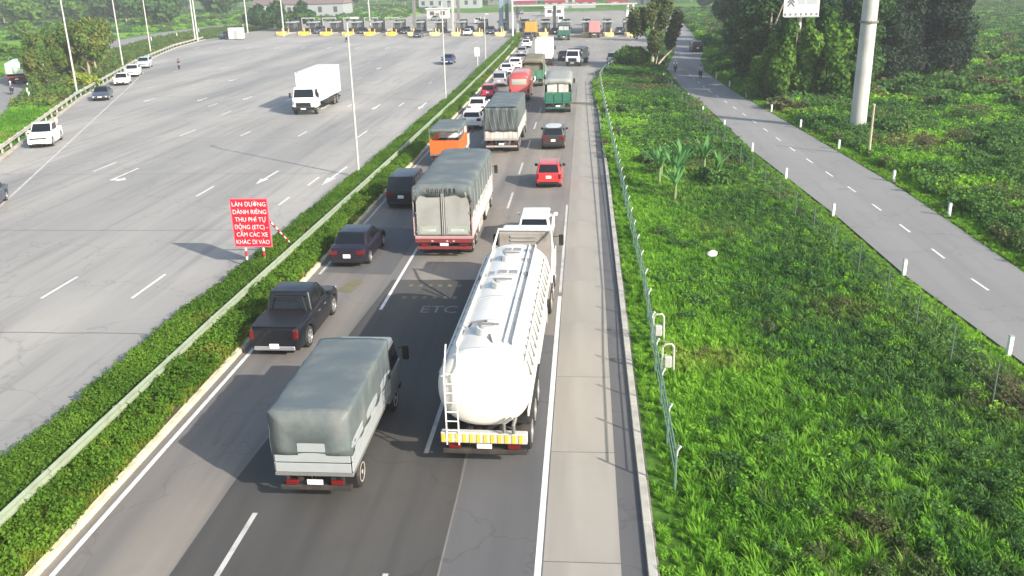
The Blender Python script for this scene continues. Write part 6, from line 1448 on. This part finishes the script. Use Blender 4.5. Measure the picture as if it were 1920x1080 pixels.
# left: olive scrub trees, dark round trees by the toll
GO = 'olive scrub trees between plaza and country road'
to = tree('olive_tree', -69.2, 122.5, 8.6, 3.6, 'tall olive-brown tree behind the parked cars', L_dry, 51, kind='weep', nleaf=9000, leaf=0.30, trunk=0.8, group=GO)
for i, (x, y, s, lab) in enumerate([(-74.0, 133, 0.95, 'olive-brown tree behind the tall one, farther along the strip'), (-70.4, 114, .72, 'lower olive tree left of the tall one'), (-75.8, 124, .85, 'olive tree beside the country road'), (-79.5, 141, .85, 'olive tree at the far end of the scrub')]): recopy(to, x, y, i*1.7, s, lab, GO)
b2 = tree('bush', -64.2, 111.5, 2.6, 1.9, 'bright yellow-green bush at the foot of the nearest tall lamp post', L_hedgey, 52, kind='mound', nleaf=2400, leaf=0.24, cat='bush')
GT = 'dark round trees at the left end of the toll row'
tr = tree('dark_tree', -82.5, 243, 8.0, 5.0, 'dark round tree at the left end of the toll row', L_treeD, 61, kind='mound', nleaf=4000, leaf=0.7, group=GT, cat='tree')
recopy(tr, -76.5, 246, 2, 0.9, 'dark round tree right behind the leftmost toll barrier', GT); recopy(tr, -91, 252, 1, 0.8, 'dark round tree behind the pale container', GT)
# far tree belts: individual trees whose crowns can be told apart
GF = 'far trees along the horizon'
far = [tree('far_tree', -200, 330, 11, 8, 'dark green tree in the far belt at the top left', L_treeD, 71, kind='round', nleaf=3000, leaf=1.1, group=GF), tree('far_tree', -170, 300, 9, 7, 'mid green tree in the far belt at the top left', L_treeG, 72, kind='round', nleaf=3000, leaf=1.0, group=GF)]
rf = random.Random(9); n_ = 0
for i in range(120):
    px = rf.uniform(-420, 60); py = 430+rf.uniform(-40, 120) if px > -160 else rf.uniform(260, 560)
    if px > -150 and py < 440 and rf.random() < 0.5: py += 60
    if py < 300 and px > -115: continue
    d_ = rf.random(); recopy(far[0 if d_ < 0.65 else 1], px, py, rf.uniform(0, 6), rf.uniform(0.8, 1.5), 'dark green tree in the far belt beyond the toll plaza' if d_ < 0.65 else 'mid green tree in the far belt beyond the toll plaza', GF)
for i in range(75):
    px = rf.uniform(-330, -118); py = 268+rf.uniform(0, 150)+(-px-118)*0.15
    d_ = rf.random(); recopy(far[0 if d_ < 0.65 else 1], px, py, rf.uniform(0, 6), rf.uniform(0.75, 1.2), 'dark green tree in the far belt beyond the toll plaza' if d_ < 0.65 else 'mid green tree in the far belt beyond the toll plaza', GF)
for i in range(60):
    px = rf.uniform(25, 330); py = rf.uniform(220, 420)+px*0.2
    if abs(px-78) < 16 and py < 300: continue
    if px > 85 and py < 300: py += 70
    recopy(far[0 if rf.random() < 0.5 else 1], px, py, rf.uniform(0, 6), rf.uniform(0.7, 1.3), 'green tree in the far belt at the top right', GF)
for (x, y, s) in [(-96, 150, .28), (-104, 158, .33), (-100, 141, .25), (-112, 165, .35), (-122, 172, .4), (-95, 134, .2), (-128, 214, .45), (-140, 220, .5), (-118, 196, .35)]: recopy(far[1], x, y, x, s, 'small green tree in the meadow beyond the country road', 'small meadow trees at the far left')

# banana plants in the verge
def banana(x, y, h, label, seed):
    t = thing('banana_plant', label, 'banana plant', (x, y, -0.03), 0, 'banana plants in the verge'); rg = random.Random(seed)
    MB().tube([(0, 0, 0), (0.03, 0, h*0.5), (0.05, 0.02, h*0.72)], [0.11, 0.08, 0.05], 8).obj('stem', mat('banana_stem', (0.16, 0.22, 0.08), 0.7), t, 60)
    for i in range(11):
        a = 6.28*i/11+rg.uniform(-.3, .3); L = h*rg.uniform(0.65, 0.95); el = rg.uniform(1.0, 1.45); w = 0.26*rg.uniform(.8, 1.2); pts = []
        for k in range(7):
            f = k/6; hx = L*f*math.cos(el)*(1+0.5*f); hz = h*0.62+L*(f*math.sin(el)-0.5*f*f*math.cos(el)); pts.append((hx*math.cos(a), hx*math.sin(a), hz))
        b = MB(); rows = []
        for k, p in enumerate(pts):
            f = k/6; ww = w*math.sin(math.pi*min(1, 0.12+0.88*f))**0.7 if f < 1 else 0.02; px_, py2 = -math.sin(a), math.cos(a)
            rows.append([(p[0]-px_*ww/2, p[1]-py2*ww/2, p[2]-0.05), (p[0], p[1], p[2]), (p[0]+px_*ww/2, p[1]+py2*ww/2, p[2]-0.05)])
        b.loft(rows, closed=False, caps=False); b.obj('leaf', L_banana, t, 60)
for i, (x, y, h, lab) in enumerate([(4.6, 54.6, 2.4, 'leftmost banana plant of the clump in the verge'), (5.4, 52.6, 2.6, 'tallest banana plant in front of the clump'), (6.2, 56.4, 2.4, 'banana plant at the back of the clump, next to the dark shrub'), (7.6, 57.0, 2.5, 'rightmost tall banana plant of the clump'), (5.2, 50.8, 1.9, 'short banana plant nearest the camera in the clump'), (8.2, 55.0, 1.9, 'short banana plant at the right of the clump'), (4.9, 56.9, 2.0, 'small banana plant at the rear left of the clump')]): banana(x, y, h*0.82, lab, 100+i)

# ------------------------------------------------------------------ haze
HAZE = 0.0005
if HAZE:
    b = MB(); b.box(-1500, 1500, -50, 3100, -1.1, 27); hz = b.obj('haze', mat('tmp_haze', (1, 1, 1)), smooth=0); stuff(hz)
    hm = bpy.data.materials.new('haze'); hm.use_nodes = True; nt = hm.node_tree; nt.nodes.clear(); out = nt.nodes.new('ShaderNodeOutputMaterial'); pv_ = nt.nodes.new('ShaderNodeVolumePrincipled')
    pv_.inputs['Color'].default_value = (0.86, 0.93, 1.0, 1); pv_.inputs['Density'].default_value = HAZE; pv_.inputs['Anisotropy'].default_value = 0.0
    nt.links.new(pv_.outputs[0], out.inputs['Volume']); hz.data.materials.clear(); hz.data.materials.append(hm)
